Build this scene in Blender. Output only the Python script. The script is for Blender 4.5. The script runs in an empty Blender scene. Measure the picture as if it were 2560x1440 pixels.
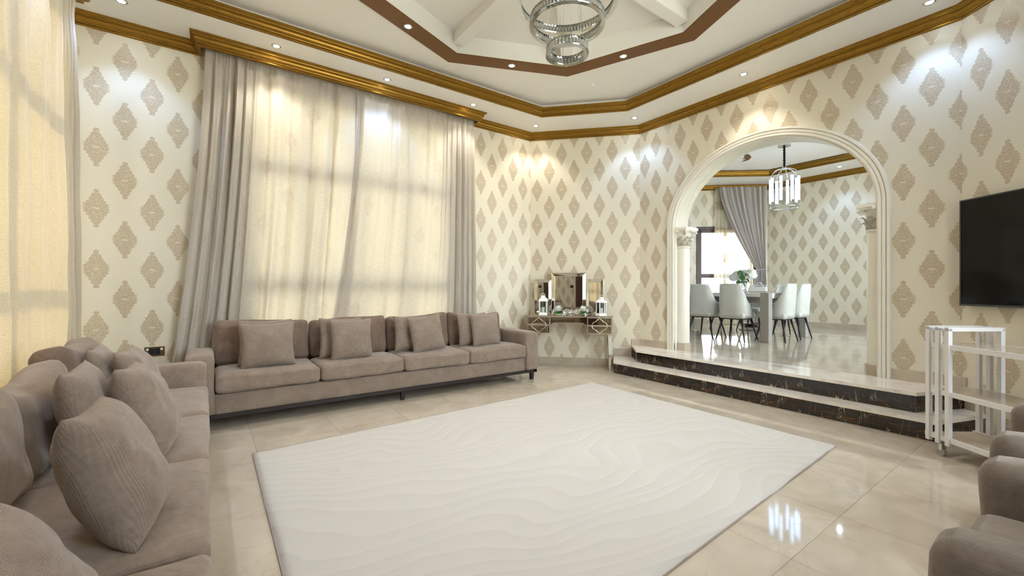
import bpy, bmesh, math, random
from math import sin, cos, pi, radians as R, sqrt
from mathutils import Vector, Matrix, noise
from mathutils.geometry import tessellate_polygon
random.seed(7)
S = bpy.context.scene
COL = S.collection
# ------------------------------------------------------------------ camera
cam = bpy.data.cameras.new('camera'); camo = bpy.data.objects.new('camera', cam); COL.objects.link(camo)
cam.sensor_width = 36; cam.lens = 1060/2560*36; cam.clip_start = .02; cam.clip_end = 200
camo.location = (0, 0, 1.2); camo.rotation_euler = (pi/2, 0, -R(35.78)); S.camera = camo
# ------------------------------------------------------------------ world, sun, exposure
W = bpy.data.worlds.new('world'); S.world = W; W.use_nodes = True
wb = W.node_tree.nodes['Background']; wb.inputs[0].default_value = (.86, .93, 1, 1); wb.inputs[1].default_value = 5.2
sl = bpy.data.lights.new('sun', 'SUN'); sl.energy = 5.5; sl.angle = R(3.5); sl.color = (1, .80, .52)
so = bpy.data.objects.new('sun', sl); COL.objects.link(so)
so.rotation_euler = Vector((-.90, .34, .33)).to_track_quat('Z', 'Y').to_euler()
S.view_settings.view_transform = 'Standard'; S.view_settings.look = 'None'
S.view_settings.gamma = 1; S.view_settings.use_curve_mapping = False; S.view_settings.exposure = 1.62
SPOT = 9.5
# ------------------------------------------------------------------ materials
class NT:
    def __init__(s, name):
        s.m = bpy.data.materials.new(name); s.m.use_nodes = True
        s.t = s.m.node_tree; s.n = s.t.nodes; s.l = s.t.links
        s.b = s.n['Principled BSDF']; s.out = s.n['Material Output']
    def new(s, typ, **kw):
        n = s.n.new(typ)
        for k, v in kw.items():
            if isinstance(k, str) and hasattr(n, k): setattr(n, k, v)
        return n
    def put(s, sock, v):
        if v is None: return
        if isinstance(v, bpy.types.NodeSocket): s.l.new(v, sock)
        elif isinstance(v, (tuple, list)) and len(v) == 3 and sock.type == 'RGBA': sock.default_value = (*v, 1)
        else: sock.default_value = v
    def math(s, op, a, b=None, c=None):
        n = s.n.new('ShaderNodeMath'); n.operation = op
        s.put(n.inputs[0], a); s.put(n.inputs[1], b)
        if c is not None: s.put(n.inputs[2], c)
        return n.outputs[0]
    def mix(s, f, a, b):
        n = s.n.new('ShaderNodeMix'); n.data_type = 'RGBA'
        s.put(n.inputs[0], f); s.put(n.inputs[6], a); s.put(n.inputs[7], b); return n.outputs[2]
    def rng(s, v, a, b, c=0, d=1):
        n = s.n.new('ShaderNodeMapRange'); s.put(n.inputs[0], v)
        for i, x in enumerate((a, b, c, d)): s.put(n.inputs[i+1], x)
        return n.outputs[0]
    def coord(s, k='Object'): return s.n.new('ShaderNodeTexCoord').outputs[k]
    def mapp(s, v, sc=(1, 1, 1), rot=(0, 0, 0), loc=(0, 0, 0)):
        n = s.n.new('ShaderNodeMapping'); s.l.new(v, n.inputs[0])
        n.inputs[1].default_value = loc; n.inputs[2].default_value = rot; n.inputs[3].default_value = sc; return n.outputs[0]
    def noise(s, v, sc, det=3, rough=.5, dist=0):
        n = s.n.new('ShaderNodeTexNoise')
        if v is not None: s.l.new(v, n.inputs['Vector'])
        n.inputs['Scale'].default_value = sc; n.inputs['Detail'].default_value = det
        n.inputs['Roughness'].default_value = rough; n.inputs['Distortion'].default_value = dist; return n.outputs[0]
    def wave(s, v, sc, dist=0, det=2, dsc=1, direction='X'):
        n = s.n.new('ShaderNodeTexWave'); s.l.new(v, n.inputs['Vector']); n.bands_direction = direction
        n.inputs['Scale'].default_value = sc; n.inputs['Distortion'].default_value = dist
        n.inputs['Detail'].default_value = det; n.inputs['Detail Scale'].default_value = dsc; return n.outputs['Fac']
    def voro(s, v, sc, feat='F1'):
        n = s.n.new('ShaderNodeTexVoronoi'); s.l.new(v, n.inputs['Vector']); n.feature = feat
        n.inputs['Scale'].default_value = sc; return n.outputs['Distance']
    def bump(s, h, strength=.3, dist=.01):
        n = s.n.new('ShaderNodeBump'); s.put(n.inputs['Height'], h)
        n.inputs['Strength'].default_value = strength; n.inputs['Distance'].default_value = dist
        s.l.new(n.outputs[0], s.b.inputs['Normal']); return n.outputs[0]
    def set(s, **kw):
        for k, v in kw.items(): s.put(s.b.inputs[k.replace('_', ' ')], v)
        return s
def simple(name, col, rough=.5, metal=0, amt=.12, sc=6, bump=0, bsc=60, **kw):
    m = NT(name); c = m.coord()
    f = m.noise(c, sc, 4)
    dk = tuple(x*(1-amt) for x in col); lt = tuple(min(1, x*(1+amt)) for x in col)
    m.set(Base_Color=m.mix(m.rng(f, .3, .7), dk, lt), Roughness=rough, Metallic=metal)
    if bump: m.bump(m.noise(c, bsc, 3), bump, .004)
    for k, v in kw.items(): m.put(m.b.inputs[k.replace('_', ' ')], v)
    return m.m
def damask_mask(m, u, v, P=.385, Q=.548, hw=.096, hh=.176):
    def cell(off):
        fu = m.math('SUBTRACT', m.math('FRACT', m.math('ADD', m.math('DIVIDE', u, P), off+.5)), .5)
        fv = m.math('SUBTRACT', m.math('FRACT', m.math('ADD', m.math('DIVIDE', v, Q), off+.5)), .5)
        a = m.math('ABSOLUTE', m.math('MULTIPLY', fu, P)); b = m.math('ABSOLUTE', m.math('MULTIPLY', fv, Q))
        return a, b
    def shape(a, b):
        bn = m.math('DIVIDE', b, hh)
        fc = m.n.new('ShaderNodeFloatCurve'); fc.inputs[0].default_value = 1
        cm = fc.mapping.curves[0]; pts = [(0, .95), (.05, .80), (.09, 1.0), (.13, .78), (.20, .93), (.27, .68), (.34, .74), (.44, .50), (.51, .56), (.61, .38), (.69, .40), (.82, .17), (.9, .25), (.96, .17), (1, 0)]
        cm.points[0].location = pts[0]; cm.points[1].location = pts[-1]
        for p in pts[1:-1]: cm.points.new(*p)
        for p in cm.points: p.handle_type = 'VECTOR'
        fc.mapping.update(); m.l.new(bn, fc.inputs[1])
        w = m.math('MULTIPLY', fc.outputs[0], hw)
        d = m.math('SUBTRACT', w, a)
        k = m.rng(d, 0, .004)
        k = m.math('MULTIPLY', k, m.math('LESS_THAN', bn, 1))
        bar = m.math('MULTIPLY', m.math('LESS_THAN', a, .02), m.math('LESS_THAN', b, .006))
        return m.math('MULTIPLY', k, m.math('SUBTRACT', 1, m.math('MULTIPLY', bar, .8)))
    a1, b1 = cell(0); a2, b2 = cell(.5)
    return m.math('MAXIMUM', shape(a1, b1), shape(a2, b2)), (a1, b1, a2, b2)
def wallpaper():
    m = NT('damask_wallpaper'); uv = m.n.new('ShaderNodeUVMap').outputs[0]
    dn = m.n.new('ShaderNodeTexNoise'); m.l.new(uv, dn.inputs['Vector']); dn.inputs['Scale'].default_value = 28
    vm = m.n.new('ShaderNodeVectorMath'); vm.operation = 'MULTIPLY_ADD'
    m.l.new(dn.outputs['Color'], vm.inputs[0]); vm.inputs[1].default_value = (.016, .016, 0)
    m.l.new(uv, vm.inputs[2])
    sx = m.n.new('ShaderNodeSeparateXYZ'); m.l.new(vm.outputs[0], sx.inputs[0])
    mask, (a1, b1, a2, b2) = damask_mask(m, m.math('SUBTRACT', sx.outputs[0], .008), m.math('SUBTRACT', sx.outputs[1], .008))
    lace = m.rng(m.voro(m.mapp(uv, (1, 1.2, 1)), 48, 'DISTANCE_TO_EDGE'), .05, .16)
    weave = m.noise(m.mapp(uv, (1, 5, 1)), 55, 2)
    k = m.math('MULTIPLY', mask, m.rng(lace, 0, 1, .62, 1))
    k = m.math('MULTIPLY', k, m.rng(weave, .3, .7, .78, 1))
    base = m.mix(m.noise(uv, 90, 2), (.70, .645, .51), (.75, .70, .57))
    m.set(Base_Color=m.mix(k, base, (.46, .37, .25)), Roughness=m.rng(k, 0, 1, .5, .36), Metallic=m.rng(k, 0, 1, 0, .15))
    m.bump(m.math('ADD', m.noise(m.mapp(uv, (1, 3, 1)), 240, 2), m.math('MULTIPLY', k, .6)), .12, .003)
    return m.m
def plaster():
    m = NT('white_plaster'); c = m.coord()
    m.set(Base_Color=m.mix(m.noise(c, 2, 4), (.86, .845, .80), (.90, .885, .84)), Roughness=.6)
    m.bump(m.noise(c, 40, 3), .04, .002); return m.m
def gold():
    m = NT('gold_paint'); c = m.coord()
    n = m.noise(m.mapp(c, (6, 6, 60)), 3, 4)
    m.set(Base_Color=m.mix(n, (.21, .105, .012), (.38, .21, .03)), Roughness=m.rng(n, .3, .7, .26, .4), Metallic=.75)
    m.bump(m.noise(m.mapp(c, (1, 1, 20)), 30, 2), .1, .002); return m.m
def marble_floor():
    m = NT('polished_beige_marble'); c = m.coord('Object'); oi = m.n.new('ShaderNodeObjectInfo').outputs['Random']
    cb = m.n.new('ShaderNodeVectorMath'); cb.operation = 'ADD'; m.l.new(c, cb.inputs[0])
    cx = m.n.new('ShaderNodeCombineXYZ'); m.l.new(m.math('MULTIPLY', oi, 37), cx.inputs[0]); m.l.new(m.math('MULTIPLY', oi, 91), cx.inputs[1]); m.l.new(cx.outputs[0], cb.inputs[1])
    v = cb.outputs[0]
    cloud = m.noise(v, 3.2, 6, .55, .8)
    vein = m.rng(m.math('ABSOLUTE', m.math('SUBTRACT', m.noise(v, 1.7, 5, .55, .5), .5)), 0, .012, 1, 0)
    col = m.mix(m.rng(cloud, .35, .65), (.54, .47, .375), (.65, .58, .475))
    col = m.mix(m.math('MULTIPLY', vein, .28), col, (.42, .34, .25))
    col = m.mix(m.math('MULTIPLY', oi, .12), col, (.64, .58, .48))
    m.set(Base_Color=col, Roughness=.055, Specular_IOR_Level=.62)
    m.bump(m.noise(c, 1.2, 2), .01, .01); return m.m
def white_marble():
    m = NT('white_marble'); c = m.coord('Object')
    cl = m.noise(m.mapp(c, (1.2, .6, 1), (0, 0, .5)), 3, 7, .6, 1.2)
    v2 = m.rng(m.math('ABSOLUTE', m.math('SUBTRACT', m.noise(c, 1.6, 6, .6, 1.0), .5)), 0, .02, 1, 0)
    col = m.mix(m.rng(cl, .52, .78), (.88, .84, .77), (.58, .50, .45))
    col = m.mix(m.math('MULTIPLY', v2, .3), col, (.5, .38, .25))
    m.set(Base_Color=col, Roughness=.08, Specular_IOR_Level=.6); return m.m
def black_marble():
    m = NT('black_gold_marble'); c = m.coord('Object')
    br = m.rng(m.noise(m.mapp(c, (1.2, 1.2, 7)), 4, 7, .62, 1.2), .52, .66)
    wv = m.rng(m.math('ABSOLUTE', m.math('SUBTRACT', m.noise(m.mapp(c, (5.5, 5.5, 1.2)), 1.3, 5, .55, 1.4), .5)), 0, .011, 1, 0)
    wv = m.math('MULTIPLY', wv, m.rng(m.noise(c, 4, 2), .45, .6))
    col = m.mix(m.math('MULTIPLY', br, .8), (.012, .010, .009), (.16, .062, .022))
    col = m.mix(wv, col, (.55, .45, .34))
    m.set(Base_Color=col, Roughness=.07, Specular_IOR_Level=.6); return m.m
def taupe(name, c1=(.225, .172, .135), c2=(.335, .265, .215), rib=70, ribs=.15, two=False):
    m = NT(name); c = m.coord('Object')
    n = m.noise(c, 7, 5, .62, .6); n2 = m.noise(c, 45, 3)
    f = m.math('ADD', m.math('MULTIPLY', m.rng(n, .34, .66), .6), m.math('MULTIPLY', m.rng(n2, .3, .7), .4))
    m.set(Base_Color=m.mix(f, c1, c2), Roughness=.85, Sheen_Weight=.55, Sheen_Roughness=.35, Specular_IOR_Level=.15)
    m.put(m.b.inputs['Sheen Tint'], (.86, .79, .73))
    w = m.wave(m.mapp(c, (1, 1, 1)), rib, 1.0, 1, 3, 'X')
    if two: w = m.math('ADD', w, m.wave(c, rib, 1.0, 1, 3, 'Z'))
    m.bump(m.math('ADD', m.math('MULTIPLY', w, ribs), m.math('ADD', m.math('MULTIPLY', n, 1.2), m.math('MULTIPLY', n2, .5))), .55, .006)
    return m.m
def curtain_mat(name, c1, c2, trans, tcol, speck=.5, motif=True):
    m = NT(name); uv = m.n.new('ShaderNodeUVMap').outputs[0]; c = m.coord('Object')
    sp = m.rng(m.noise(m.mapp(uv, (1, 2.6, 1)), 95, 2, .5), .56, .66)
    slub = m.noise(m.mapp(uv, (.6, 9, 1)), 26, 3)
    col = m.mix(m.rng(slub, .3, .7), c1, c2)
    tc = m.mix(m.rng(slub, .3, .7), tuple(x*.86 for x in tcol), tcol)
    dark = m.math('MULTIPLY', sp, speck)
    if motif:
        dn = m.n.new('ShaderNodeTexNoise'); m.l.new(uv, dn.inputs['Vector']); dn.inputs['Scale'].default_value = 20
        vm = m.n.new('ShaderNodeVectorMath'); vm.operation = 'MULTIPLY_ADD'; m.l.new(dn.outputs['Color'], vm.inputs[0]); vm.inputs[1].default_value = (.03, .03, 0); m.l.new(uv, vm.inputs[2])
        sx = m.n.new('ShaderNodeSeparateXYZ'); m.l.new(vm.outputs[0], sx.inputs[0])
        mk, _ = damask_mask(m, sx.outputs[0], sx.outputs[1], .46, .62, .075, .12)
        lace = m.rng(m.wave(uv, 14, 9, 2, 2.5), .35, .6)
        mk = m.math('MULTIPLY', m.math('MULTIPLY', mk, lace), m.rng(m.noise(uv, 1.3, 1), .48, .56))
        tc = m.mix(m.math('MULTIPLY', mk, .5), tc, (.46, .27, .21)); col = m.mix(m.math('MULTIPLY', mk, .3), col, (.36, .27, .22))
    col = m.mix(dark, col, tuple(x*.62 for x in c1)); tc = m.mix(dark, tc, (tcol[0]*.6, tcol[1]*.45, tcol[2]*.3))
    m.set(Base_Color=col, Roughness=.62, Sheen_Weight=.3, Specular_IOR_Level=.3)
    nb = m.bump(m.noise(m.mapp(uv, (1, 4, 1)), 120, 2), .2, .003)
    tr = m.n.new('ShaderNodeBsdfTranslucent'); m.l.new(tc, tr.inputs[0]); m.l.new(nb, tr.inputs[1])
    mx = m.n.new('ShaderNodeMixShader'); mx.inputs[0].default_value = trans
    m.l.new(m.b.outputs[0], mx.inputs[1]); m.l.new(tr.outputs[0], mx.inputs[2]); m.l.new(mx.outputs[0], m.out.inputs[0])
    return m.m
def sheer_mat():
    m = NT('sheer_voile'); uv = m.n.new('ShaderNodeUVMap').outputs[0]
    sx = m.n.new('ShaderNodeSeparateXYZ'); m.l.new(uv, sx.inputs[0])
    row = m.math('FRACT', m.math('DIVIDE', sx.outputs[1], .62)); near = m.math('LESS_THAN', m.math('ABSOLUTE', m.math('SUBTRACT', row, .5)), .16)
    em = m.math('MULTIPLY', near, m.rng(m.wave(uv, 9, 12, 3, 2.0), .55, .7))
    col = m.mix(em, (.88, .84, .70), (.42, .27, .12))
    tr = m.n.new('ShaderNodeBsdfTranslucent'); m.l.new(col, tr.inputs[0])
    tp = m.n.new('ShaderNodeBsdfTransparent')
    m.set(Base_Color=col, Roughness=.8)
    a = m.n.new('ShaderNodeMixShader'); a.inputs[0].default_value = .55; m.l.new(m.b.outputs[0], a.inputs[1]); m.l.new(tr.outputs[0], a.inputs[2])
    b = m.n.new('ShaderNodeMixShader'); m.l.new(m.rng(em, 0, 1, .3, .05), b.inputs[0]); m.l.new(a.outputs[0], b.inputs[1]); m.l.new(tp.outputs[0], b.inputs[2])
    m.l.new(b.outputs[0], m.out.inputs[0]); return m.m
def pane_mat():
    m = NT('window_glass'); tp = m.n.new('ShaderNodeBsdfTransparent'); tp.inputs[0].default_value = (.95, .97, .96, 1)
    gl = m.n.new('ShaderNodeBsdfGlossy'); gl.inputs['Roughness'].default_value = .02
    fr = m.n.new('ShaderNodeFresnel'); fr.inputs[0].default_value = 1.45
    mx = m.n.new('ShaderNodeMixShader'); m.l.new(fr.outputs[0], mx.inputs[0]); m.l.new(tp.outputs[0], mx.inputs[1]); m.l.new(gl.outputs[0], mx.inputs[2])
    m.l.new(mx.outputs[0], m.out.inputs[0]); return m.m
def rug_mat():
    m = NT('cream_carved_pile'); c = m.coord('Object')
    sx = m.n.new('ShaderNodeSeparateXYZ'); m.l.new(c, sx.inputs[0])
    q = m.math('ADD', m.math('MULTIPLY', sx.outputs[1], 7.5), m.math('MULTIPLY', m.noise(m.mapp(c, (.6, .9, 1), (0, 0, .5)), 1.2, 1.6, .4, .5), 11.0))
    q = m.math('ADD', q, m.math('MULTIPLY', sx.outputs[0], 1.3))
    w = m.math('FRACT', q)
    k = m.math('MULTIPLY', m.rng(w, 0, .10), m.rng(w, .10, 1.0, 1, .15))
    p = m.noise(c, 220, 2)
    col = m.mix(k, (.605, .58, .535), (.65, .625, .585))
    m.set(Base_Color=m.mix(m.math('MULTIPLY', p, .3), col, (.56, .54, .50)), Roughness=.95, Sheen_Weight=.2)
    m.bump(m.math('ADD', m.math('MULTIPLY', k, 1.0), m.math('MULTIPLY', p, .35)), .35, .008); return m.m
def emis(name, col, st):
    m = NT(name); m.set(Base_Color=col, Roughness=.3); m.b.inputs['Emission Color'].default_value = (*col, 1); m.b.inputs['Emission Strength'].default_value = st
    n = m.noise(m.coord(), 30, 2); m.put(m.b.inputs['Roughness'], m.rng(n, 0, 1, .2, .35)); return m.m
M = {}
M['wall'] = wallpaper(); M['plaster'] = plaster(); M['gold'] = gold(); M['floor'] = marble_floor(); M['grout'] = simple('grout', (.36, .29, .21), .8)
M['wmarble'] = white_marble(); M['bmarble'] = black_marble()
M['bronze'] = simple('bronze_paint', (.17, .072, .014), .5, .15, .06, 3)
M['cream'] = simple('cream_plaster', (.76, .73, .64), .45, 0, .03, 5)
M['skirt'] = simple('beige_skirting_tile', (.50, .425, .335), .16, 0, .12, 4)
M['taupe'] = taupe('taupe_chenille'); M['taupe2'] = taupe('taupe_chenille_throw', (.235, .182, .145), (.36, .29, .238), 62, .28, True)
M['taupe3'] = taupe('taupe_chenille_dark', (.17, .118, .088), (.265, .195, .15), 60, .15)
M['taupe4'] = taupe('taupe_chair_weave', (.16, .13, .105), (.235, .195, .16), 95, .10, True)
M['espresso'] = simple('espresso_wood', (.014, .008, .007), .55, 0, .3, 20)
M['curt'] = curtain_mat('brocade_curtain', (.47, .43, .375), (.58, .54, .48), .13, (.88, .73, .46), .4)
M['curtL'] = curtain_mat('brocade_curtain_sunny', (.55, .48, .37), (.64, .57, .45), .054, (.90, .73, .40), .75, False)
M['curtD'] = curtain_mat('grey_satin_drape', (.46, .42, .395), (.54, .50, .475), .05, (.5, .45, .4), .05, False)
M['sheer'] = sheer_mat(); M['pane'] = pane_mat(); M['rug'] = rug_mat()
M['frame'] = simple('brown_aluminium', (.05, .028, .018), .4, .2)
M['silver'] = simple('silver_leaf_edge', (.62, .57, .47), .28, .8, .1, 30)
M['mirror'] = simple('mirror_glass', (.80, .79, .74), .015, 1, .02, 3)
M['mirrord'] = simple('antique_mirror', (.62, .56, .46), .04, 1, .05, 3)
M['chrome'] = simple('chrome', (.66, .68, .66), .07, 1, .03, 9)
M['crystal'] = simple('crystal', (.96, .97, .95), .02, 0, .01, 5, Transmission_Weight=.82, IOR=1.55)
M['glass'] = simple('clear_glass', (.97, .98, .97), .02, 0, .01, 5, Transmission_Weight=.95, IOR=1.45)
M['white'] = simple('white_paint', (.80, .81, .80), .35, 0, .02, 8)
M['wmetal'] = simple('white_metal', (.82, .82, .83), .3, 0, .02, 8)
M['petal'] = simple('white_petal', (.84, .84, .80), .6, 0, .05, 40, Subsurface_Weight=.1)
M['leaf'] = simple('green_leaf', (.05, .16, .03), .5, 0, .3, 30)
M['leather'] = simple('pale_grey_leather', (.55, .56, .52), .42, 0, .05, 5, .08, 160)
M['blackleg'] = simple('black_metal', (.012, .012, .013), .4, 0, .1)
M['tgrey'] = simple('grey_gloss_table', (.36, .34, .32), .2, 0, .05, 4)
M['twhite'] = simple('white_gloss_table', (.80, .79, .77), .12, 0, .03, 4)
M['tvb'] = simple('tv_bezel', (.05, .055, .06), .4, .3); M['tvs'] = simple('tv_screen', (.004, .004, .003), .08, 0, .05, 4, Specular_IOR_Level=.18)
M['brass'] = simple('antique_brass', (.17, .11, .06), .35, .8); M['wood'] = simple('dark_door_wood', (.07, .035, .02), .35, 0, .3, 4)
M['shelf'] = simple('beige_stone_shelf', (.52, .44, .36), .1, 0, .12, 6)
M['cool'] = emis('cool_led', (.75, .86, 1), 60); M['warm'] = emis('warm_led', (1, .86, .66), 60)
M['lit'] = emis('lit_crystal', (.42, .66, 1), 2.0)
M['black'] = simple('black_fabric', (.008, .008, .01), .8)
# ------------------------------------------------------------------ helpers
def link(o, parent=None):
    COL.objects.link(o)
    if parent: o.parent = parent
    return o
def tag(o, label=None, cat=None, group=None, kind=None):
    if label: o['label'] = label
    if cat: o['category'] = cat
    if group: o['group'] = group
    if kind: o['kind'] = kind
    return o
def obj(name, bm, mat, parent=None, smooth=False, loc=None):
    me = bpy.data.meshes.new(name); bm.to_mesh(me); bm.free()
    for m in (mat if isinstance(mat, (list, tuple)) else [mat]): me.materials.append(m)
    if smooth: me.shade_smooth() if smooth is True else me.shade_auto() if False else me.polygons.foreach_set('use_smooth', [True]*len(me.polygons))
    o = bpy.data.objects.new(name, me)
    if loc: o.location = loc
    return link(o, parent)
def thing(name, label, cat, loc=(0, 0, 0), rz=0, group=None, kind=None):
    o = bpy.data.objects.new(name, None); o.empty_display_size = .1; link(o); o.location = loc; o.rotation_euler = (0, 0, rz)
    return tag(o, label, cat, group, kind)
def copy_tree(o, parent=None):
    c = o.copy(); COL.objects.link(c)
    if parent is not None: c.parent = parent
    for ch in list(o.children): copy_tree(ch, c)
    return c
def BM(): return bmesh.new()
def box(bm, x0, x1, y0, y1, z0, z1, bev=0, mi=0):
    r = bmesh.ops.create_cube(bm, size=1, matrix=Matrix.Translation(((x0+x1)/2, (y0+y1)/2, (z0+z1)/2)) @ Matrix.Diagonal((x1-x0, y1-y0, z1-z0, 1)))
    if bev:
        es = list({e for v in r['verts'] for e in v.link_edges})
        bmesh.ops.bevel(bm, geom=es, offset=bev, segments=2, affect='EDGES', profile=.7)
    return bm
def cyl(bm, p0, p1, r0, r1=None, n=12, caps=True):
    p0 = Vector(p0); p1 = Vector(p1); r1 = r0 if r1 is None else r1; d = p1-p0
    q = d.to_track_quat('Z', 'Y').to_matrix().to_4x4()
    bmesh.ops.create_cone(bm, cap_ends=caps, segments=n, radius1=r0, radius2=r1, depth=d.length, matrix=Matrix.Translation((p0+p1)/2) @ q)
    return bm
def lathe(bm, prof, n=24, cx=0, cy=0, a0=0, a1=2*pi):
    full = abs(a1-a0-2*pi) < 1e-6; k = n if full else n+1
    rings = [[bm.verts.new((cx+r*cos(a0+(a1-a0)*i/n), cy+r*sin(a0+(a1-a0)*i/n), z)) for i in range(k)] for r, z in prof]
    for a, b in zip(rings, rings[1:]):
        for i in range(n): bm.faces.new((a[i], a[(i+1) % k], b[(i+1) % k], b[i]))
    return bm
def tube(bm, pts, r, n=8, closed=False):
    pts = [Vector(p) for p in pts]; N = len(pts); rings = []
    for i, p in enumerate(pts):
        a = pts[i-1] if (i or closed) else p; b = pts[(i+1) % N] if (i < N-1 or closed) else p
        d = (b-a).normalized(); up = Vector((0, 0, 1)) if abs(d.z) < .95 else Vector((1, 0, 0))
        s = d.cross(up).normalized(); t = s.cross(d)
        rr = r[i] if isinstance(r, (list, tuple)) else r
        rings.append([bm.verts.new(p+rr*(cos(2*pi*k/n)*s+sin(2*pi*k/n)*t)) for k in range(n)])
    for i in range(N if closed else N-1):
        a, b = rings[i], rings[(i+1) % N]
        for k in range(n): bm.faces.new((a[k], a[(k+1) % n], b[(k+1) % n], b[k]))
    if not closed:
        bm.faces.new(rings[0][::-1]); bm.faces.new(rings[-1])
    return bm
def prism(bm, loops, f0, f1, uvf=None):
    """loops: 2D loops (outer, holes); f0/f1 map (a,b) to 3D for front/back"""
    flat = [p for lp in loops for p in lp]
    tris = tessellate_polygon([[Vector((p[0], p[1], 0)) for p in lp] for lp in loops])
    A = [bm.verts.new(f0(*p)) for p in flat]; B = [bm.verts.new(f1(*p)) for p in flat]
    uvl = bm.loops.layers.uv.verify() if uvf else None
    ix = {}
    for i, v in enumerate(A): ix[v] = flat[i]
    for i, v in enumerate(B): ix[v] = flat[i]
    fs = []
    for t in tris:
        for vs in ((A[t[0]], A[t[1]], A[t[2]]), (B[t[2]], B[t[1]], B[t[0]])):
            try: fs.append(bm.faces.new(vs))
            except ValueError: pass
    o = 0
    for lp in loops:
        n = len(lp)
        for i in range(n):
            j = (i+1) % n
            try: fs.append(bm.faces.new((A[o+i], B[o+i], B[o+j], A[o+j])))
            except ValueError: pass
        o += n
    if uvf:
        for f in fs:
            for l in f.loops: l[uvl].uv = uvf(*ix[l.vert])
    bmesh.ops.recalc_face_normals(bm, faces=bm.faces)
    return bm
def slab(poly, z0, z1, holes=()):
    return prism(BM(), [poly, *holes], lambda x, y: (x, y, z1), lambda x, y: (x, y, z0))
def offset_poly(poly, d):
    n = len(poly); out = []
    for i in range(n):
        p0, p1, p2 = Vector(poly[i-1]), Vector(poly[i]), Vector(poly[(i+1) % n])
        d1 = (p1-p0).normalized(); d2 = (p2-p1).normalized()
        n1 = Vector((-d1.y, d1.x)); n2 = Vector((-d2.y, d2.x)); m = n1+n2
        m = m/(m.dot(n1)) if abs(m.dot(n1)) > 1e-4 else n1
        out.append(tuple(p1+m*d))
    return out
def sweep(bm, path, prof, closed=True, side=1):
    n = len(path); P = [Vector(p) for p in path]; rings = []
    for i in range(n):
        if closed or 0 < i < n-1:
            d1 = (P[i]-P[i-1]).normalized(); d2 = (P[(i+1) % n]-P[i]).normalized()
        elif i == 0: d1 = d2 = (P[1]-P[0]).normalized()
        else: d1 = d2 = (P[-1]-P[-2]).normalized()
        n1 = Vector((-d1.y, d1.x)); n2 = Vector((-d2.y, d2.x)); m = n1+n2; m = m/m.dot(n1)*side
        rings.append([bm.verts.new((P[i].x+m.x*o, P[i].y+m.y*o, z)) for o, z in prof])
    k = len(prof)
    for i in range(n if closed else n-1):
        a, b = rings[i], rings[(i+1) % n]
        for j in range(k): bm.faces.new((a[j], a[(j+1) % k], b[(j+1) % k], b[j]))
    if not closed: bm.faces.new(rings[0]); bm.faces.new(rings[-1][::-1])
    bmesh.ops.recalc_face_normals(bm, faces=bm.faces); return bm
def clip(poly, conv):
    """Sutherland-Hodgman, conv CCW"""
    out = poly
    for i in range(len(conv)):
        a = conv[i]; b = conv[(i+1) % len(conv)]; inp = out; out = []
        def sd(p): return (b[0]-a[0])*(p[1]-a[1])-(b[1]-a[1])*(p[0]-a[0])
        for j in range(len(inp)):
            p, q = inp[j-1], inp[j]; sp, sq = sd(p), sd(q)
            if (sp >= 0) != (sq >= 0):
                t = sp/(sp-sq); out.append((p[0]+(q[0]-p[0])*t, p[1]+(q[1]-p[1])*t))
            if sq >= 0: out.append(q)
        if not out: return []
    return out
def rbox(bm, cx, cy, cz, sx, sy, sz, r, n=6, f=None):
    """rounded box with n subdivisions per side, optional displacement f(v, unit)->Vector"""
    m = bmesh.new(); bmesh.ops.create_cube(m, size=2)
    bmesh.ops.subdivide_edges(m, edges=m.edges[:], cuts=n, use_grid_fill=True)
    h = Vector((sx/2, sy/2, sz/2)); vm = {}
    for v in m.verts:
        u = v.co.copy(); w = Vector((u.x, u.y, u.z))
        # concentrate verts towards the edges
        w = Vector([math.copysign(abs(c)**.75, c) for c in w])
        p = Vector((w.x*h.x, w.y*h.y, w.z*h.z))
        q = Vector((max(-h.x+r, min(h.x-r, p.x)), max(-h.y+r, min(h.y-r, p.y)), max(-h.z+r, min(h.z-r, p.z))))
        d = p-q
        if d.length > 1e-9: p = q+d.normalized()*r
        if f: p = p+f(p, u)
        vm[v] = bm.verts.new(p+Vector((cx, cy, cz)))
    for fc in m.faces: bm.faces.new([vm[v] for v in fc.verts])
    m.free(); return bm
def pillow_bm(w, h, t, seed=0, n=30, crease=.006, bottom=0):
    bm = BM(); uvl = None; sides = []
    for sgn in (-1, 1):
        g = []
        for j in range(n+1):
            row = []
            for i in range(n+1):
                u = -1+2*i/n; v = -1+2*j/n
                u = math.copysign(abs(u)**.8, u); v = math.copysign(abs(v)**.8, v)
                edge = (i in (0, n)) or (j in (0, n))
                if edge and sgn == 1: row.append(sides[0][j][i]); continue
                x = w/2*u*(1-.09*(1-v*v)*u*u); z = h/2*v*(1-.08*(1-u*u)*v*v)
                y = sgn*t/2*max(0, (1-abs(u)**3.2)*(1-abs(v)**3.2))**.55
                if not edge:
                    nz = noise.noise(Vector((x*7+seed*3.1, z*7, sgn*2+seed)))*.016+noise.noise(Vector((x*19+seed, z*11, sgn*5)))*crease
                    k = min(1, 3*(1-max(abs(u), abs(v))))
                    rad = max(abs(u), abs(v))
                    nz += .006*sin((math.atan2(v, u)*9)+seed)*max(0, rad-.55)*k*2
                    y += nz*k
                row.append(bm.verts.new((x, y, z)))
            g.append(row)
        sides.append(g)
        for j in range(n):
            for i in range(n):
                q = (g[j][i], g[j][i+1], g[j+1][i+1], g[j+1][i])
                try: bm.faces.new(q if sgn < 0 else q[::-1])
                except ValueError: pass
    return bm
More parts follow.
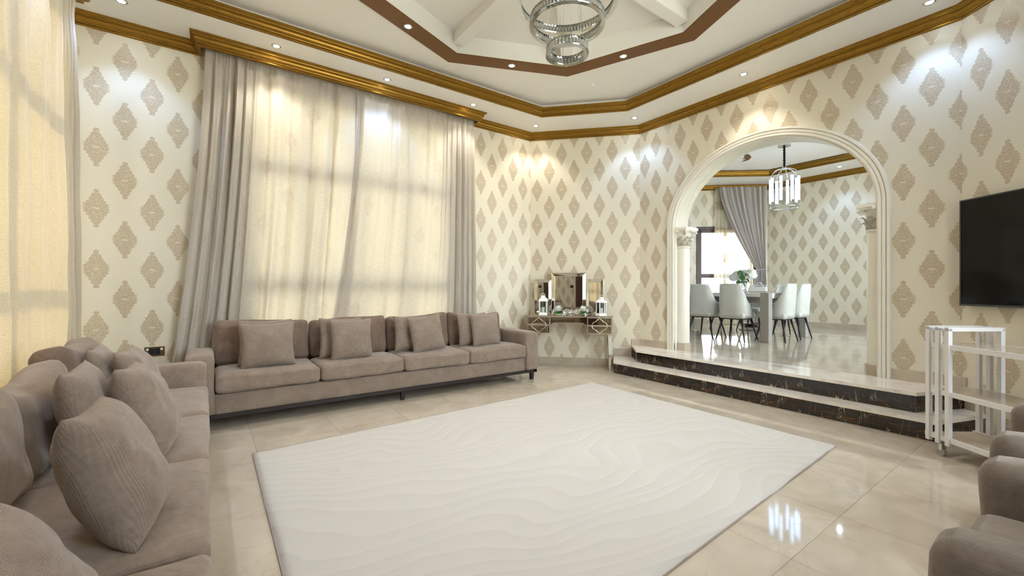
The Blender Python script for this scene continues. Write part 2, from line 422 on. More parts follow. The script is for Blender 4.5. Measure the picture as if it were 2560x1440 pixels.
# ------------------------------------------------------------------ room shell
ROOM = [(-1.08, -1.2), (3.852, -1.2), (5.3, .7), (5.3, 4.06), (4.157, 5.27), (-1.08, 5.27)]
ZC, ZS, Z2, Z3, HT = 3.52, 3.632, 3.80, 4.0, 3.8
def wall(name, p0, p1, uoff, outline=None, holes=(), z0=0, z1=HT, t=.2, label=None, mat=None):
    """p0->p1 with the room on the left"""
    a = Vector(p0); b = Vector(p1); L = (b-a).length; d = (b-a)/L; nrm = Vector((d.y, -d.x))
    out = outline or [(0, z0), (L, z0), (L, z1), (0, z1)]
    f0 = lambda s, z: (a.x+d.x*s, a.y+d.y*s, z); f1 = lambda s, z: (a.x+d.x*s+nrm.x*t, a.y+d.y*s+nrm.y*t, z)
    bm = prism(BM(), [out, *holes], f0, f1, lambda s, z: (s-uoff, z-3.013+5.48))
    return tag(obj(name, bm, mat or M['wall']), label, None, None, 'structure')
def rect(s0, s1, z0, z1): return [(s0, z0), (s0, z1), (s1, z1), (s1, z0)]
# window wall: A -> far left, room on left
wall('wall_far', (4.157, 5.27), (-1.28, 5.27), 4.157+.803, holes=[rect(4.157-2.68, 4.157-.34, .45, 3.35)], label='far wall of cream damask wallpaper behind the long sofa')
wall('wall_far_right', (5.3, 4.06), (4.157, 5.27), 1.664-1.26-.1925, label='angled corner wall of cream damask wallpaper behind the mirrored table')
wall('wall_near_right', (3.852, -1.2), (5.3, .7), 2.389-.3465-.1925, label='angled wallpapered wall carrying the television')
wall('wall_near', (-1.28, -1.2), (3.852, -1.2), 0, holes=[rect(2.7, 4.95, .35, 3.4)], label='wallpapered wall behind the camera')
wall('wall_left', (-1.08, 5.27), (-1.08, -1.2), .2, holes=[rect(.45, 3.75, .45, 3.35)], label='left wallpapered wall behind the sunlit curtain')
# arch wall, s along +y from C ; room on left means direction C->B has room on left
AY, AS, AA, AB_ = 2.37, 2.04, 1.105, .91
def arch_pts(a, b, n=48, zb=0.0, cy=AY):
    pts = [(cy-a, zb)]
    for i in range(n+1):
        t = pi-pi*i/n; pts.append((cy+a*cos(t), AS+b*sin(t)))
    pts.append((cy+a, zb)); return pts
ap = arch_pts(AA, AB_, zb=0)
outl = [(0, 0)]+[(y-.7, z) for y, z in ap]+[(3.36, 0), (3.36, HT), (0, HT)]
wall('wall_right', (5.3, .7), (5.3, 4.06), 1.273-.7, outline=outl, t=.3, label='right wallpapered wall with the big round arch opening')
# ceiling: soffit, tray, octagon recess
TRAY = [(-.48, -.6), (3.55, -.6), (4.7, .92), (4.7, 3.80), (3.88, 4.66), (-.48, 4.66)]
OC = (2.25, 2.48); 
def octo(r, c=OC): return [(c[0]+r*cos(pi/4*k), c[1]+r*sin(pi/4*k)) for k in range(8)]
ROOMX = offset_poly(ROOM, -.2)
tag(obj('ceiling', slab(ROOMX, ZS, HT, [TRAY]), M['plaster']), 'white dropped border of the tray ceiling', kind='structure')
tag(obj('ceiling', slab(offset_poly(TRAY, -.3), Z2, Z2+.05, [octo(1.68)]), M['plaster']), 'white raised field of the tray ceiling', kind='structure')
rec = slab(octo(1.95), Z3, Z3+.05)
prism(rec, [octo(1.72), octo(1.68)], lambda x, y: (x, y, Z2+.05), lambda x, y: (x, y, Z3))
ro = tag(obj('ceiling', rec, M['plaster']), 'white octagonal recess at the centre of the ceiling', kind='structure')
for k in range(8):
    a = pi/4*k; bm = box(BM(), .12, 1.66, -.065, .065, Z2+.075, Z3+.02, .008)
    bmesh.ops.transform(bm, matrix=Matrix.Translation((OC[0], OC[1], 0)) @ Matrix.Rotation(a, 4, 'Z'), verts=bm.verts)
    obj('beam', bm, M['plaster'], ro)
tag(obj('trim_1', slab(octo(1.89), Z2-.012, Z2+.0, [octo(1.68)]), M['bronze']), 'flat bronze painted octagon band on the ceiling', kind='structure')
CP = [(-.005, 0), (.010, 0), (.018, .007), (.018, .012), (.010, .017), (.020, .025), (.022, .030), (.034, .036), (.044, .046), (.049, .060), (.047, .074), (.058, .080), (.060, .088), (.068, .092), (.078, .100), (.078, .112), (-.005, .112)]
def cp(z, s=1): return [(o*s, z+h) for o, h in CP]
CPATH = [(4.157, 5.27), (3.08, 5.27), (3.08, 5.05), (-.05, 5.05), (-.05, 5.27), (-1.08, 5.27), (-1.08, 4.85), (-.83, 4.85), (-.83, 1.2), (-1.08, 1.2), (-1.08, -1.2), (3.852, -1.2), (5.3, .7), (5.3, 4.06)]
tag(obj('trim_2', sweep(BM(), CPATH, cp(ZC)), M['gold']), 'gold painted crown moulding along the top of the walls', kind='structure')
tag(obj('trim_3', sweep(BM(), TRAY, cp(ZS)), M['gold']), 'gold painted crown moulding around the raised ceiling', kind='structure')
bm = box(BM(), -.05, 3.08, 5.035, 5.052, ZC-.02, ZS); box(bm, -.05, -.035, 5.04, 5.27, ZC, ZS); box(bm, 3.065, 3.08, 5.04, 5.27, ZC, ZS)
bm = box(BM(), -.05, 3.08, 5.052, 5.07, ZC, ZS)
tag(obj('trim_4', bm, M['gold']), 'gold pelmet board hiding the curtain track', kind='structure')
tag(obj('trim_5', box(BM(), -.85, -.832, 1.2, 4.85, ZC, ZS), M['gold']), 'gold pelmet board over the sunlit curtain', kind='structure')
# floor base and tiles
def tiles(floor, conv, gx, gy, s, z, mat, th=.012):
    x0 = min(p[0] for p in conv); x1 = max(p[0] for p in conv); y0 = min(p[1] for p in conv); y1 = max(p[1] for p in conv)
    full = None; g = .0008
    i0 = math.floor((x0-gx)/s); j0 = math.floor((y0-gy)/s); i = i0
    while gx+i*s < x1:
        j = j0
        while gy+j*s < y1:
            X, Y = gx+i*s, gy+j*s
            q = [(X+g, Y+g), (X+s-g, Y+g), (X+s-g, Y+s-g), (X+g, Y+s-g)]
            c = clip(q, conv)
            if len(c) > 2:
                area = abs(sum(c[k-1][0]*c[k][1]-c[k][0]*c[k-1][1] for k in range(len(c))))/2
                if area > .002:
                    isfull = area > (s-2*g)**2*.999
                    if isfull and full: o = bpy.data.objects.new('tile', full); link(o, floor)
                    else:
                        bm = slab([(a-X, b-Y) for a, b in c], -th, 0); o = obj('tile', bm, mat, floor)
                        if isfull: full = o.data
                    o.location = (X, Y, z)
            j += 1
        i += 1
fl = tag(obj('floor', slab(ROOMX, -.12, -.010), M['grout']), 'polished beige marble tile floor of the living room', kind='structure')
tiles(fl, ROOM, 2.70, .80, .6, 0, M['floor'])
# steps
ZT1, ZT2 = .165, .335
LOW = [(4.59, .74), (5.175, .5475), (5.3, .70), (5.3, 4.06), (5.035, 4.335), (4.66, 4.02)]
UPP = [(4.76, .89), (5.27, .665), (5.3, .70), (5.3, 4.06), (5.215, 4.145), (4.86, 3.79)]
def step(poly, z0, z1, label):
    t = thing('marble_step', label, 'step', (0, 0, 0), kind='structure')
    ins = [poly[0], poly[1]]
    obj('step_core', slab([(p[0]+(.035 if i in (0, 5) else 0), p[1]+(.02 if i in (0, 1) else 0)*(1 if i == 0 else 1)) for i, p in enumerate(poly)], z0+.001, z1-.03), M['espresso'], t)
    obj('tread', slab(poly, z1-.030, z1), M['wmarble'], t)
    # riser tiles along the three front segments
    pts = [poly[1], poly[0], poly[5], poly[4]]
    for a, b in zip(pts, pts[1:]):
        a = Vector(a); b = Vector(b); L = (b-a).length; d = (b-a)/L; nn = Vector((d.y, -d.x))  # right side of travel
        k = max(1, round(L/.62))
        for i in range(k):
            s0, s1 = L*i/k+.001, L*(i+1)/k-.001
            if a == Vector(pts[0]) or i >= 0:
                q = [a+d*s0+nn*.018, a+d*s1+nn*.018, a+d*s1+nn*.032, a+d*s0+nn*.032]
                c = (q[0]+q[2])/2
                bmx = slab([(p.x-c.x, p.y-c.y) for p in q], z0-c.x*0, z1-.031)
                o = obj('riser_tile', bmx, M['bmarble'], t); o.location = (c.x, c.y, 0)
    return t
step(LOW, 0, ZT1, 'lower wide step, white marble tread on black and gold veined riser')
step(UPP, ZT1, ZT2, 'upper marble step directly in front of the arch')
# skirting
def skirt(name, path, z0, h, label, w=.014):
    prof = [(0, z0), (w, z0), (w, z0+h-.004), (w-.004, z0+h), (0, z0+h)]
    return tag(obj(name, sweep(BM(), path, prof, closed=False), M['skirt']), label, kind='structure')
skirt('baseboard_far', [(5.035, 4.335), (4.157, 5.27), (-1.08, 5.27), (-1.08, -1.2), (3.852, -1.2), (5.1, .44)], 0, .12, 'beige tile skirting around the living room floor')
skirt('baseboard_right', [(5.3, AY+AA+.0), (5.3, 4.06), (5.215, 4.145)], ZT2, .10, 'beige tile skirting left of the arch')
skirt('baseboard_step', [(5.215, 4.145), (5.035, 4.335)], ZT1, .13, 'short beige skirting beside the lower step')
skirt('baseboard_near_right', [(5.27, .665), (5.3, .70), (5.3, AY-AA)], ZT2, .10, 'beige tile skirting right of the arch')
skirt('baseboard_tv', [(5.175, .5475), (5.27, .665)], ZT1, .13, 'short skirting below the television wall corner')
# ------------------------------------------------------------------ arch trim
def arch_sweep(bm, a, b, prof, zb):
    """prof: list of (outward offset from opening, x). path = arch"""
    rings = []; n = 56
    P = [((AY-a), zb), ((AY-a), AS*.5)] + [(AY+a*cos(pi-pi*i/n), AS+b*sin(pi-pi*i/n)) for i in range(n+1)] + [((AY+a), AS*.5), (AY+a, zb)]
    for i, p in enumerate(P):
        if p[1] <= AS+1e-6: nn = Vector((-1 if p[0] < AY else 1, 0))
        else: nn = Vector(((p[0]-AY)/a**2, (p[1]-AS)/b**2)).normalized()
        rings.append([bm.verts.new((x, p[0]+nn.x*o, p[1]+nn.y*o)) for o, x in prof])
    k = len(prof)
    for r0, r1 in zip(rings, rings[1:]):
        for j in range(k): bm.faces.new((r0[j], r0[(j+1) % k], r1[(j+1) % k], r1[j]))
    bmesh.ops.recalc_face_normals(bm, faces=bm.faces); return bm
at = thing('trim_6', 'cream stepped moulding and fluted soffit framing the big arch', None, kind='structure')
fx = 5.3
obj('face_moulding', arch_sweep(BM(), AA, AB_, [(0, fx+.01), (0, fx-.022), (.008, fx-.028), (.026, fx-.028), (.032, fx-.018), (.04, fx-.030), (.06, fx-.032), (.066, fx-.020), (.074, fx-.036), (.094, fx-.036), (.10, fx-.012), (.10, fx+.01)], ZT2), M['cream'], at)
pr = [(.012, fx+.31)]
for k in range(9):
    x0 = fx+.005+k*.033; pr += [(-.012, x0+.026-.0), ] if 0 else []
pr = [(.004, fx-.001)]
for k in range(9):
    x0 = fx+k*.0335; pr += [(-.016, x0+.002), (-.016, x0+.022), (-.004, x0+.0255), (-.004, x0+.031)]
pr += [(.004, fx+.30)]
def soffit(bm):
    rings = []; n = 56
    P = [(AY+AA*cos(pi-pi*i/n), AS+AB_*sin(pi-pi*i/n)) for i in range(n+1)]
    for p in P:
        nn = Vector(((p[0]-AY)/AA**2, (p[1]-AS)/AB_**2)).normalized()
        rings.append([bm.verts.new((x, p[0]+nn.x*o, p[1]+nn.y*o)) for o, x in pr])
    for r0, r1 in zip(rings, rings[1:]):
        for j in range(len(pr)-1): bm.faces.new((r0[j], r0[j+1], r1[j+1], r1[j]))
    bmesh.ops.recalc_face_normals(bm, faces=bm.faces); return bm
obj('fluted_soffit', soffit(BM()), M['cream'], at)
bm = BM()
for y0, y1 in ((AY-AA-.004, AY-AA+.012), (AY+AA-.012, AY+AA+.004)): box(bm, fx, fx+.3, y0, y1, ZT2, AS)
obj('jamb_lining', bm, M['cream'], at)
def column(yc, sgn, label):
    """half column engaged to the reveal; sgn = direction into the opening (+y or -y)"""
    t = thing('engaged_column', label, 'column', (fx+.15, yc, ZT2), 0, 'engaged columns under the arch')
    r = .092; H = AS-ZT2
    prof = [(r, .10), (r, H-.30), (r*.97, H-.28), (r*1.12, H-.275), (r*1.12, H-.26), (r*.95, H-.25)]
    bm = lathe(BM(), prof, 36)
    obj('shaft', bm, M['cream'], t, True)
    b = BM(); lathe(b, [(r+.02, 0), (r+.02, .095), (r+.016, .10), (.01, .10)], 8); obj('base_tile', b, M['skirt'], t)
    cap = obj('capital', lathe(BM(), [(r*.92, H-.25), (r*.95, H-.20), (r*1.05, H-.13), (r*1.35, H-.06), (r*1.45, H-.045), (.0, H-.045)], 28), M['cream'], t, True)
    b = BM(); box(b, -.148, .148, -.148, .148, H-.045, H-.0, .01); box(b, -.135, .135, -.135, .135, H-.06, H-.045, .004)
    obj('abacus', b, M['cream'], cap)
    for row, (zr, hh, rr, n, ph) in enumerate([(H-.25, .085, r*1.0, 8, 0), (H-.21, .10, r*1.06, 8, pi/8)]):
        for k in range(n):
            a = ph+2*pi*k/n; b = BM(); g = []
            for j in range(7):
                v = j/6; w = .036*sin(pi*min(1, .25+v*.72))*(1-.35*v)+.006
                out = rr+.010+.012*v+.030*max(0, v-.6)**1.2*3; z = zr+hh*(v if v < .85 else .85-(v-.85)*.9)
                row_ = []
                for i in range(5):
                    s = -1+i/2; lob = 1+.18*sin(j*2.4)
                    row_.append(b.verts.new(((out-.012*s*s)*cos(a)-s*w*lob*sin(a), (out-.012*s*s)*sin(a)+s*w*lob*cos(a), z)))
                g.append(row_)
            for j in range(6):
                for i in range(4): b.faces.new((g[j][i], g[j][i+1], g[j+1][i+1], g[j+1][i]))
            bmesh.ops.solidify(b, geom=b.faces[:], thickness=.008)
            obj('acanthus_leaf', b, M['cream'], cap, True)
    for k in range(4):
        a = pi/4+k*pi/2; b = BM(); cpt = Vector((cos(a)*.155, sin(a)*.155, H-.085)); pts = []
        for j in range(22):
            th = j/21*3.4*pi; rad = .034*(1-j/24)
            pts.append(cpt+Vector((cos(a), sin(a), 0))*rad*cos(th)+Vector((0, 0, 1))*rad*sin(th))
        tube(b, pts, [.012*(1-j/40) for j in range(22)], 6); obj('volute', b, M['cream'], cap, True)
    for k in range(4):
        a = k*pi/2; b = BM(); bmesh.ops.create_uvsphere(b, u_segments=10, v_segments=8, radius=.024, matrix=Matrix.Translation((cos(a)*.14, sin(a)*.14, H-.05))); obj('rosette', b, M['cream'], cap, True)
    return t
column(AY+AA-.03, -1, 'cream column with leafy capital at the left side of the arch')
column(AY-AA+.03, 1, 'cream column with leafy capital at the right side of the arch')
# ------------------------------------------------------------------ windows
def window(name, axis, s0, s1, z0, z1, pos, mull, trans, label, w=.06, d=.07):
    """axis 'x': runs along x at y=pos ; 'y': runs along y at x=pos"""
    t = thing(name, label, None, kind='structure')
    def bx(bm, a0, a1, b0, b1, dd=d):
        if axis == 'x': box(bm, a0, a1, pos-dd/2, pos+dd/2, b0, b1, .004)
        else: box(bm, pos-dd/2, pos+dd/2, a0, a1, b0, b1, .004)
        return bm
    f = bx(BM(), s0, s1, z1-w, z1); bx(f, s0, s1, z0, z0+w); bx(f, s0, s0+w, z0, z1); bx(f, s1-w, s1, z0, z1)
    fr = obj('window_frame', f, M['frame'], t)
    for m_ in mull: obj('mullion', bx(BM(), m_-w/2, m_+w/2, z0+w, z1-w, d*.9), M['frame'], t)
    for m_ in trans: obj('transom', bx(BM(), s0+w, s1-w, m_-.055, m_+.055, d*.8), M['frame'], t)
    xs = [s0]+list(mull)+[s1]; zs = [z0]+list(trans)+[z1]
    for a, b in zip(xs, xs[1:]):
        for c, e in zip(zs, zs[1:]): obj('pane', bx(BM(), a+w/2, b-w/2, c+w/2, e-w/2, .006), M['pane'], t)
    return t
window('window_1', 'x', .34, 2.68, .45, 3.35, 5.315, [.92, 1.45, 2.08], [1.25, 2.50], 'tall brown framed window behind the grey beige curtains')
window('window_2', 'y', 1.52, 4.82, .45, 3.35, -1.21, [2.6, 3.7], [1.25, 2.50], 'brown framed window behind the sunlit left curtain')
window('fill_window_4', 'x', 1.42, 3.67, .35, 3.4, -1.32, [2.5], [2.4], 'wide window added behind the camera for fill daylight')  # unseen opening, added to lift the living room's ambient daylight
# ------------------------------------------------------------------ curtains
def interp(U, V, u):
    for i in range(len(U)-1):
        if u <= U[i+1]:
            k = (u-U[i])/(U[i+1]-U[i]); return V[i]+(V[i+1]-V[i])*k
    return V[-1]
def curtain(name, U, top, bot, folds, amp, base, zt, zb, mat, axis='x', nu=420, nv=60, sweepf=1.5, sgn=1, label=None, group=None, seed=1, pinch=True, th=0, mid=None):
    """folds: cumulative fold count at U; amp at U; base = coordinate normal to the curtain"""
    bm = BM(); uvl = bm.loops.layers.uv.verify(); g = []
    for j in range(nv+1):
        v = j/nv; row = []
        z = zt+(zb-zt)*v; sv = v**sweepf
        for i in range(nu+1):
            u = i/nu; xt = interp(U, top, u); xb = interp(U, bot, u); x = xt+(xb-xt)*sv
            if mid: x += interp(U, mid, u)*sin(pi*v)
            ph = interp(U, folds, u)*2*pi+.5*sin(u*9+seed)+.35*sin(v*3+u*14+seed)
            A = interp(U, amp, u)*(.75+.35*sin(u*23+seed*2))*(.55+.45*min(1, v*6))*(1+.25*sin(v*5+u*31))
            y = A*(2*abs(sin(ph/2))**.8-1.1+.22*sin(2.3*ph+seed+v*2))
            y += .006*noise.noise(Vector((u*14, v*9, seed)))*2
            if pinch and v < .05:
                k = 1-v/.05; y += .012*k*sin(ph*3+1)
            x += .25*A*cos(ph)
            p = (x, base+sgn*y, z) if axis == 'x' else (base+sgn*y, x, z)
            row.append(bm.verts.new(p))
        g.append(row)
    wid = abs(top[-1]-top[0])*1.25
    for j in range(nv):
        for i in range(nu):
            f = bm.faces.new((g[j][i], g[j][i+1], g[j+1][i+1], g[j+1][i]))
            for l, (a, b) in zip(f.loops, ((i, j), (i+1, j), (i+1, j+1), (i, j+1))): l[uvl].uv = (a/nu*wid, (1-b/nv)*(zt-zb))
    return tag(obj(name, bm, mat, None, True), label, 'curtain', group)
curtain('curtain', [0, .42, 1], [-.02, .44, 1.50], [-.34, .24, 1.26], [0, 5.6, 10.2], [.046, .044, .034], 5.155, 3.56, .03, M['curt'], seed=1, sgn=-1, nu=520,
        label='left grey beige brocade curtain panel with deep folds, behind long sofa', group='brocade curtains on the far window')
curtain('curtain', [0, .62, 1], [1.44, 2.62, 3.05], [.98, 2.48, 3.10], [0, 5.2, 10.5], [.034, .022, .040], 5.14, 3.56, .03, M['curt'], seed=4, sgn=-1, nu=520, sweepf=1.9,
        label='right grey beige brocade curtain panel beside the corner wall', group='brocade curtains on the far window')
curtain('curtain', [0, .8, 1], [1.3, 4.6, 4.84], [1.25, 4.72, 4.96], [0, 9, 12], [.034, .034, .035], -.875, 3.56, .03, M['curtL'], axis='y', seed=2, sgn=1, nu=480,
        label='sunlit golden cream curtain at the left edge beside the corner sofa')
# ------------------------------------------------------------------ downlights
def downlight(x, y, z, cool, label, grp, power=1.0, size=105, aim=None):
    t = thing('ceiling_light', label, 'light', (x, y, z), 0, grp)
    obj('trim_ring', lathe(BM(), [(.026, -.002), (.030, -.006), (.042, -.004), (.044, 0), (.026, 0)], 20), M['chrome'], t, True)
    obj('lens', lathe(BM(), [(.027, -.004), (.0, -.004)], 16), M['cool'] if cool else M['warm'], t)
    l = bpy.data.lights.new('spot', 'SPOT'); l.energy = SPOT*power; l.spot_size = R(size); l.spot_blend = .55; l.shadow_soft_size = .035
    l.color = (.38, .58, 1) if cool else (1, .92, .80)
    o = bpy.data.objects.new('spot', l); link(o, t); o.location = (0, 0, -.03)
    return t
g1 = 'recessed downlights in the dropped border'
DL = [(-.585, 4.85, 1, 'cool white recessed downlight at the far left, beside the golden curtain'), (.57, 4.84, 0, 'downlight above the left end of the curtain pelmet'),
      (1.71, 4.86, 1, 'cool downlight above the middle of the curtain pelmet'), (2.87, 4.86, 0, 'downlight above the right end of the curtain pelmet'),
      (4.0, 4.94, 0, 'downlight in the border above the mirrored table corner'), (4.96, 3.89, 1, 'cool downlight in the border left of the arch'),
      (4.95, 2.37, 0, 'downlight in the border over the middle of the arch'), (4.99, .85, 1, 'cool downlight in the border over the television corner'),
      (3.6, -.9, 0, ''), (2.9, -.9, 1, ''), (1.7, -.9, 0, ''), (.5, -.9, 1, ''), (-.7, -.9, 0, ''), (-.72, 1.0, 1, ''), (-.72, 2.3, 0, ''), (-.72, 3.6, 1, '')]
UN = ['behind the armchairs', 'right of the camera, behind it', 'straight behind the camera', 'behind the camera towards the door', 'above the dark door', 'above the near end of left sofa', 'above the middle of left sofa', 'above the far half of left sofa']
for i, (x, y, c, lb) in enumerate(DL):
    downlight(x, y, ZS, c, lb or 'recessed border downlight out of view, '+UN[i-8], g1, 1.0)
oc_l = {1: 'warm downlight on the left arm of the bronze octagon, nearest the top', 0: ''}
for k, (pw, lb) in enumerate([(1, 'warm downlight on the bronze octagon right of the chandelier'), (1, 'warm downlight on the bronze octagon below the chandelier'),
                              (1, 'warm downlight on the left limb of the bronze octagon'), (1, ''), (1, ''), (1, ''), (1, ''), (1, 'warm downlight on the right limb of the bronze octagon at the top edge')]):
    a = pi/8+pi/4*k
    downlight(OC[0]+1.65*cos(a), OC[1]+1.65*sin(a), Z2-.012, 0, lb or 'octagon downlight out of view on the '+{3: 'window side, towards golden curtain', 4: 'left sofa side', 5: 'camera side, nearer the left sofa', 6: 'camera side, nearer the armchairs'}[k], 'warm downlights in the bronze octagon', .45, 120)
# ------------------------------------------------------------------ chandelier
CH = (2.29, 2.44)
ch = thing('chandelier', 'tiered crystal ring chandelier hanging from the octagon recess', 'chandelier', (CH[0], CH[1], 0))
cm = BM(); r_ = .0
def crystal_mesh():
    b = BM(); w, d, h = .0135, .012, .03
    P = [(0, -d*1.35, 0), (w, 0, 0), (0, d*1.35, 0), (-w, 0, 0)]
    mid1 = [b.verts.new((x, y, h*.45)) for x, y, _ in P]; mid2 = [b.verts.new((x, y, -h*.45)) for x, y, _ in P]
    T = [b.verts.new((x*.45, y*.45, h)) for x, y, _ in P]; B_ = [b.verts.new((x*.45, y*.45, -h)) for x, y, _ in P]
    for i in range(4):
        j = (i+1) % 4
        b.faces.new((mid2[i], mid2[j], mid1[j], mid1[i])); b.faces.new((mid1[i], mid1[j], T[j], T[i])); b.faces.new((B_[i], B_[j], mid2[j], mid2[i]))
    b.faces.new(T); b.faces.new(B_[::-1]); return b
cmesh = None
for rad, z in ((.150, 3.055), (.278, 3.285), (.375, 3.45)):
    rb = lathe(BM(), [(rad-.017, z-.036), (rad+.017, z-.036), (rad+.019, z-.030), (rad-.019, z-.030), (rad-.017, z-.036)], 64)
    lathe(rb, [(rad-.012, z+.030), (rad+.012, z+.030), (rad+.012, z+.036), (rad-.012, z+.036), (rad-.012, z+.030)], 64)
    lathe(rb, [(rad-.002, z-.032), (rad+.002, z-.032), (rad+.002, z+.032), (rad-.002, z+.032), (rad-.002, z-.032)], 64)
    ring = obj('ring', rb, M['chrome'], ch)
    n = int(2*pi*rad/.0262)
    for k in range(n):
        a = 2*pi*k/n
        for rr in (rad,):
            if cmesh is None: o = obj('crystal', crystal_mesh(), M['crystal'], ring); cmesh = o.data
            else: o = link(bpy.data.objects.new('crystal', cmesh), ring)
            o.location = (rr*cos(a), rr*sin(a), z); o.rotation_euler = (0, 0, a)
    bm = BM()
    for k in range(5 if rad < .3 else 6):
        a = 2*pi*k/(5 if rad < .3 else 6)+rad*7; cyl(bm, (rad*cos(a), rad*sin(a), z+.03), (rad*.55*cos(a), rad*.55*sin(a), 3.97), .0011, n=5)
    obj('wire', bm, M['chrome'], ch)
obj('canopy', lathe(BM(), [(0, 3.955), (.22, 3.955), (.235, 3.965), (.235, 4.0), (0, 4.0)], 40), M['chrome'], ch, False)
t = thing('ceiling_sensor', 'tiny white sensor on the raised ceiling right of the chandelier', 'sensor', (4.0, 3.8, Z2))
obj('housing', lathe(BM(), [(0, -.018), (.022, -.016), (.03, -.004), (.03, 0), (0, 0)], 16), M['white'], t, True)
# ------------------------------------------------------------------ sofas
def soft(seed, amp=.010, crown=.02, axis=2):
    def f(p, u):
        k = noise.noise(Vector((p.x*3.5+seed, p.y*4+seed*2, p.z*6)))*amp+noise.noise(Vector((p.x*11+seed, p.y*11, p.z*9)))*amp*.4
        v = Vector((0, 0, 0)); v[axis] = math.copysign(1, u[axis])*crown*(1-u[(axis+1) % 3]**2)*(1-u[(axis+2) % 3]**2) if u[axis] > 0 or axis != 2 else 0
        return v+Vector((k*.5, k, k))
    return f
def back_cushion(w, h, t, seed):
    def f(p, u):
        fold = .008*sin((p.z*24)+2.2*sin(p.x*5+seed)+seed)*max(0, .35-u.z)*(1 if u.y < 0 else .3)
        k = noise.noise(Vector((p.x*3+seed, p.y*4, p.z*5)))*.022+noise.noise(Vector((p.x*12, p.y*9+seed, p.z*16)))*.007
        bul = (1-u.x**2)*(1-u.z**2)
        v = Vector((0, math.copysign(.030*bul, u.y), 0))
        v.z += (.018*math.sin(seed*2.3+p.x*4.5)+.022*abs(u.x)**3*(1 if u.z > 0 else 0))*(.5+.5*u.z)
        return v+Vector((k*.4, k+fold, k*.7))
    bm = rbox(BM(), 0, 0, h/2, w, t, h, .065, 22, f); return bm
def make_sofa(name, label, edges, x0, x1, loc, rz, aw=.205, D=.80, legs=(), armz=.625, cush=(), matc=None):
    t = thing(name, label, 'sofa', loc, rz)
    fab = M['taupe']
    def fb(p, u): return Vector((0, 0, 0))
    bm = rbox(BM(), (x0+x1)/2, .02+D/2, .21, x1-x0-.01, D-.05, .18, .012, 10); obj('base', bm, fab, t, True)
    for k, (a, b) in enumerate(((x0, x0+aw), (x1-aw, x1))):
        bm = rbox(BM(), (a+b)/2, D/2, (.125+armz)/2, aw, D, armz-.125, .035, 12, soft(k+.5, .006, .008)); obj('arm', bm, fab, t, True)
    bm = rbox(BM(), (x0+x1)/2, D-.035, .415, x1-x0-2*aw+.02, .07, .58, .02, 8); obj('backrest', bm, fab, t, True)
    # plinth rail + legs
    bm = box(BM(), x0+.02, x1-.02, .02, .06, .095, .128, .003); box(bm, x0+.02, x1-.02, D-.06, D-.02, .095, .128); box(bm, x0+.02, x0+.06, .02, D-.02, .095, .128); box(bm, x1-.06, x1-.02, .02, D-.02, .095, .128)
    obj('plinth_rail', bm, M['espresso'], t)
    for lx in legs:
        for ly in (.045, D-.045):
            b = BM(); cyl(b, (lx, ly, 0), (lx, ly, .10), .024, .034, 4); bmesh.ops.rotate(b, cent=(lx, ly, 0), matrix=Matrix.Rotation(pi/4, 3, 'Z'), verts=b.verts); obj('leg', b, M['espresso'], t)
    for k, (a, b) in enumerate(zip(edges, edges[1:])):
        w = b-a-.006
        bm = rbox(BM(), (a+b)/2, .29, .385, w, .60, .155, .034, 20, soft(k*1.7+x0, .010, .016)); obj('seat_cushion', bm, fab, t, True)
    for k, (a, b, h, tilt, yaw, mt) in enumerate(cush):
        bm = back_cushion(b-a, h, .165, k*2.1+x1); o = obj('back_cushion', bm, M[mt], t, True)
        o.location = ((a+b)/2, .595, .445); o.rotation_euler = (tilt, 0, yaw)
    return t
E1 = [.207, 1.032, 1.863, 2.67, 3.50]
make_sofa('sofa', 'long four seat taupe sofa under the curtained window', E1, 0, 3.71, (-.15, 4.33, 0), 0, D=.74, legs=(.07, 1.855, 3.62),
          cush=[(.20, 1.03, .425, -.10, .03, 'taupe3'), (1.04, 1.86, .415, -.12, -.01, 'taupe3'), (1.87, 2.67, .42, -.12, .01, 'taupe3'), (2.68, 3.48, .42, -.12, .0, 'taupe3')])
# left sofa: local x = world y - .49 ; local y = -(world x)
make_sofa('sofa', 'long taupe sofa in the left foreground, beside the golden curtain', [.21, 1.01, 1.83, 2.63, 3.49], 0, 3.70, (.0, .49, 0), pi/2, D=.79, legs=(.07, 1.855, 3.62),
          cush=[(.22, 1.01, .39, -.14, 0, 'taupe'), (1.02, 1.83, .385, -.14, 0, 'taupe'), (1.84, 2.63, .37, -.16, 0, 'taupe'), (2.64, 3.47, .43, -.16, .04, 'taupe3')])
def throw(x, y, z, rz, tilt, w, h, t, seed, label, grp, roll=0, mat='taupe2'):
    o = obj('throw_pillow', pillow_bm(w, h, t, seed), M[mat], None, True)
    bmv = o.data
    for v in bmv.vertices: v.co.z += h/2
    o.location = (x, y, z); o.rotation_mode = 'XYZ'
    o.matrix_world = Matrix.Translation((x, y, z)) @ Matrix.Rotation(rz, 4, 'Z') @ Matrix.Rotation(-tilt, 4, 'X') @ Matrix.Rotation(roll, 4, 'Y')
    return tag(o, label, 'pillow', grp)
gA = 'throw pillows on the long sofa'; gB = 'throw pillows on the left sofa'; sz = .475
throw(.47, 4.50, sz-.01, .06, .20, .46, .42, .15, 1, 'square taupe throw pillow at the left end of long sofa, front of its pair', gA)
throw(.46, 4.63, sz, .0, .22, .46, .43, .13, 2, 'sun-edged taupe throw pillow behind the leftmost front pillow of long sofa', gA)
throw(1.22, 4.49, sz-.01, .02, .20, .43, .42, .14, 3, 'taupe throw pillow on second seat of long sofa, front of its pair', gA)
throw(1.14, 4.63, sz, -.04, .22, .43, .42, .12, 4, 'taupe throw pillow on second seat of long sofa, rear of its pair', gA, .03)
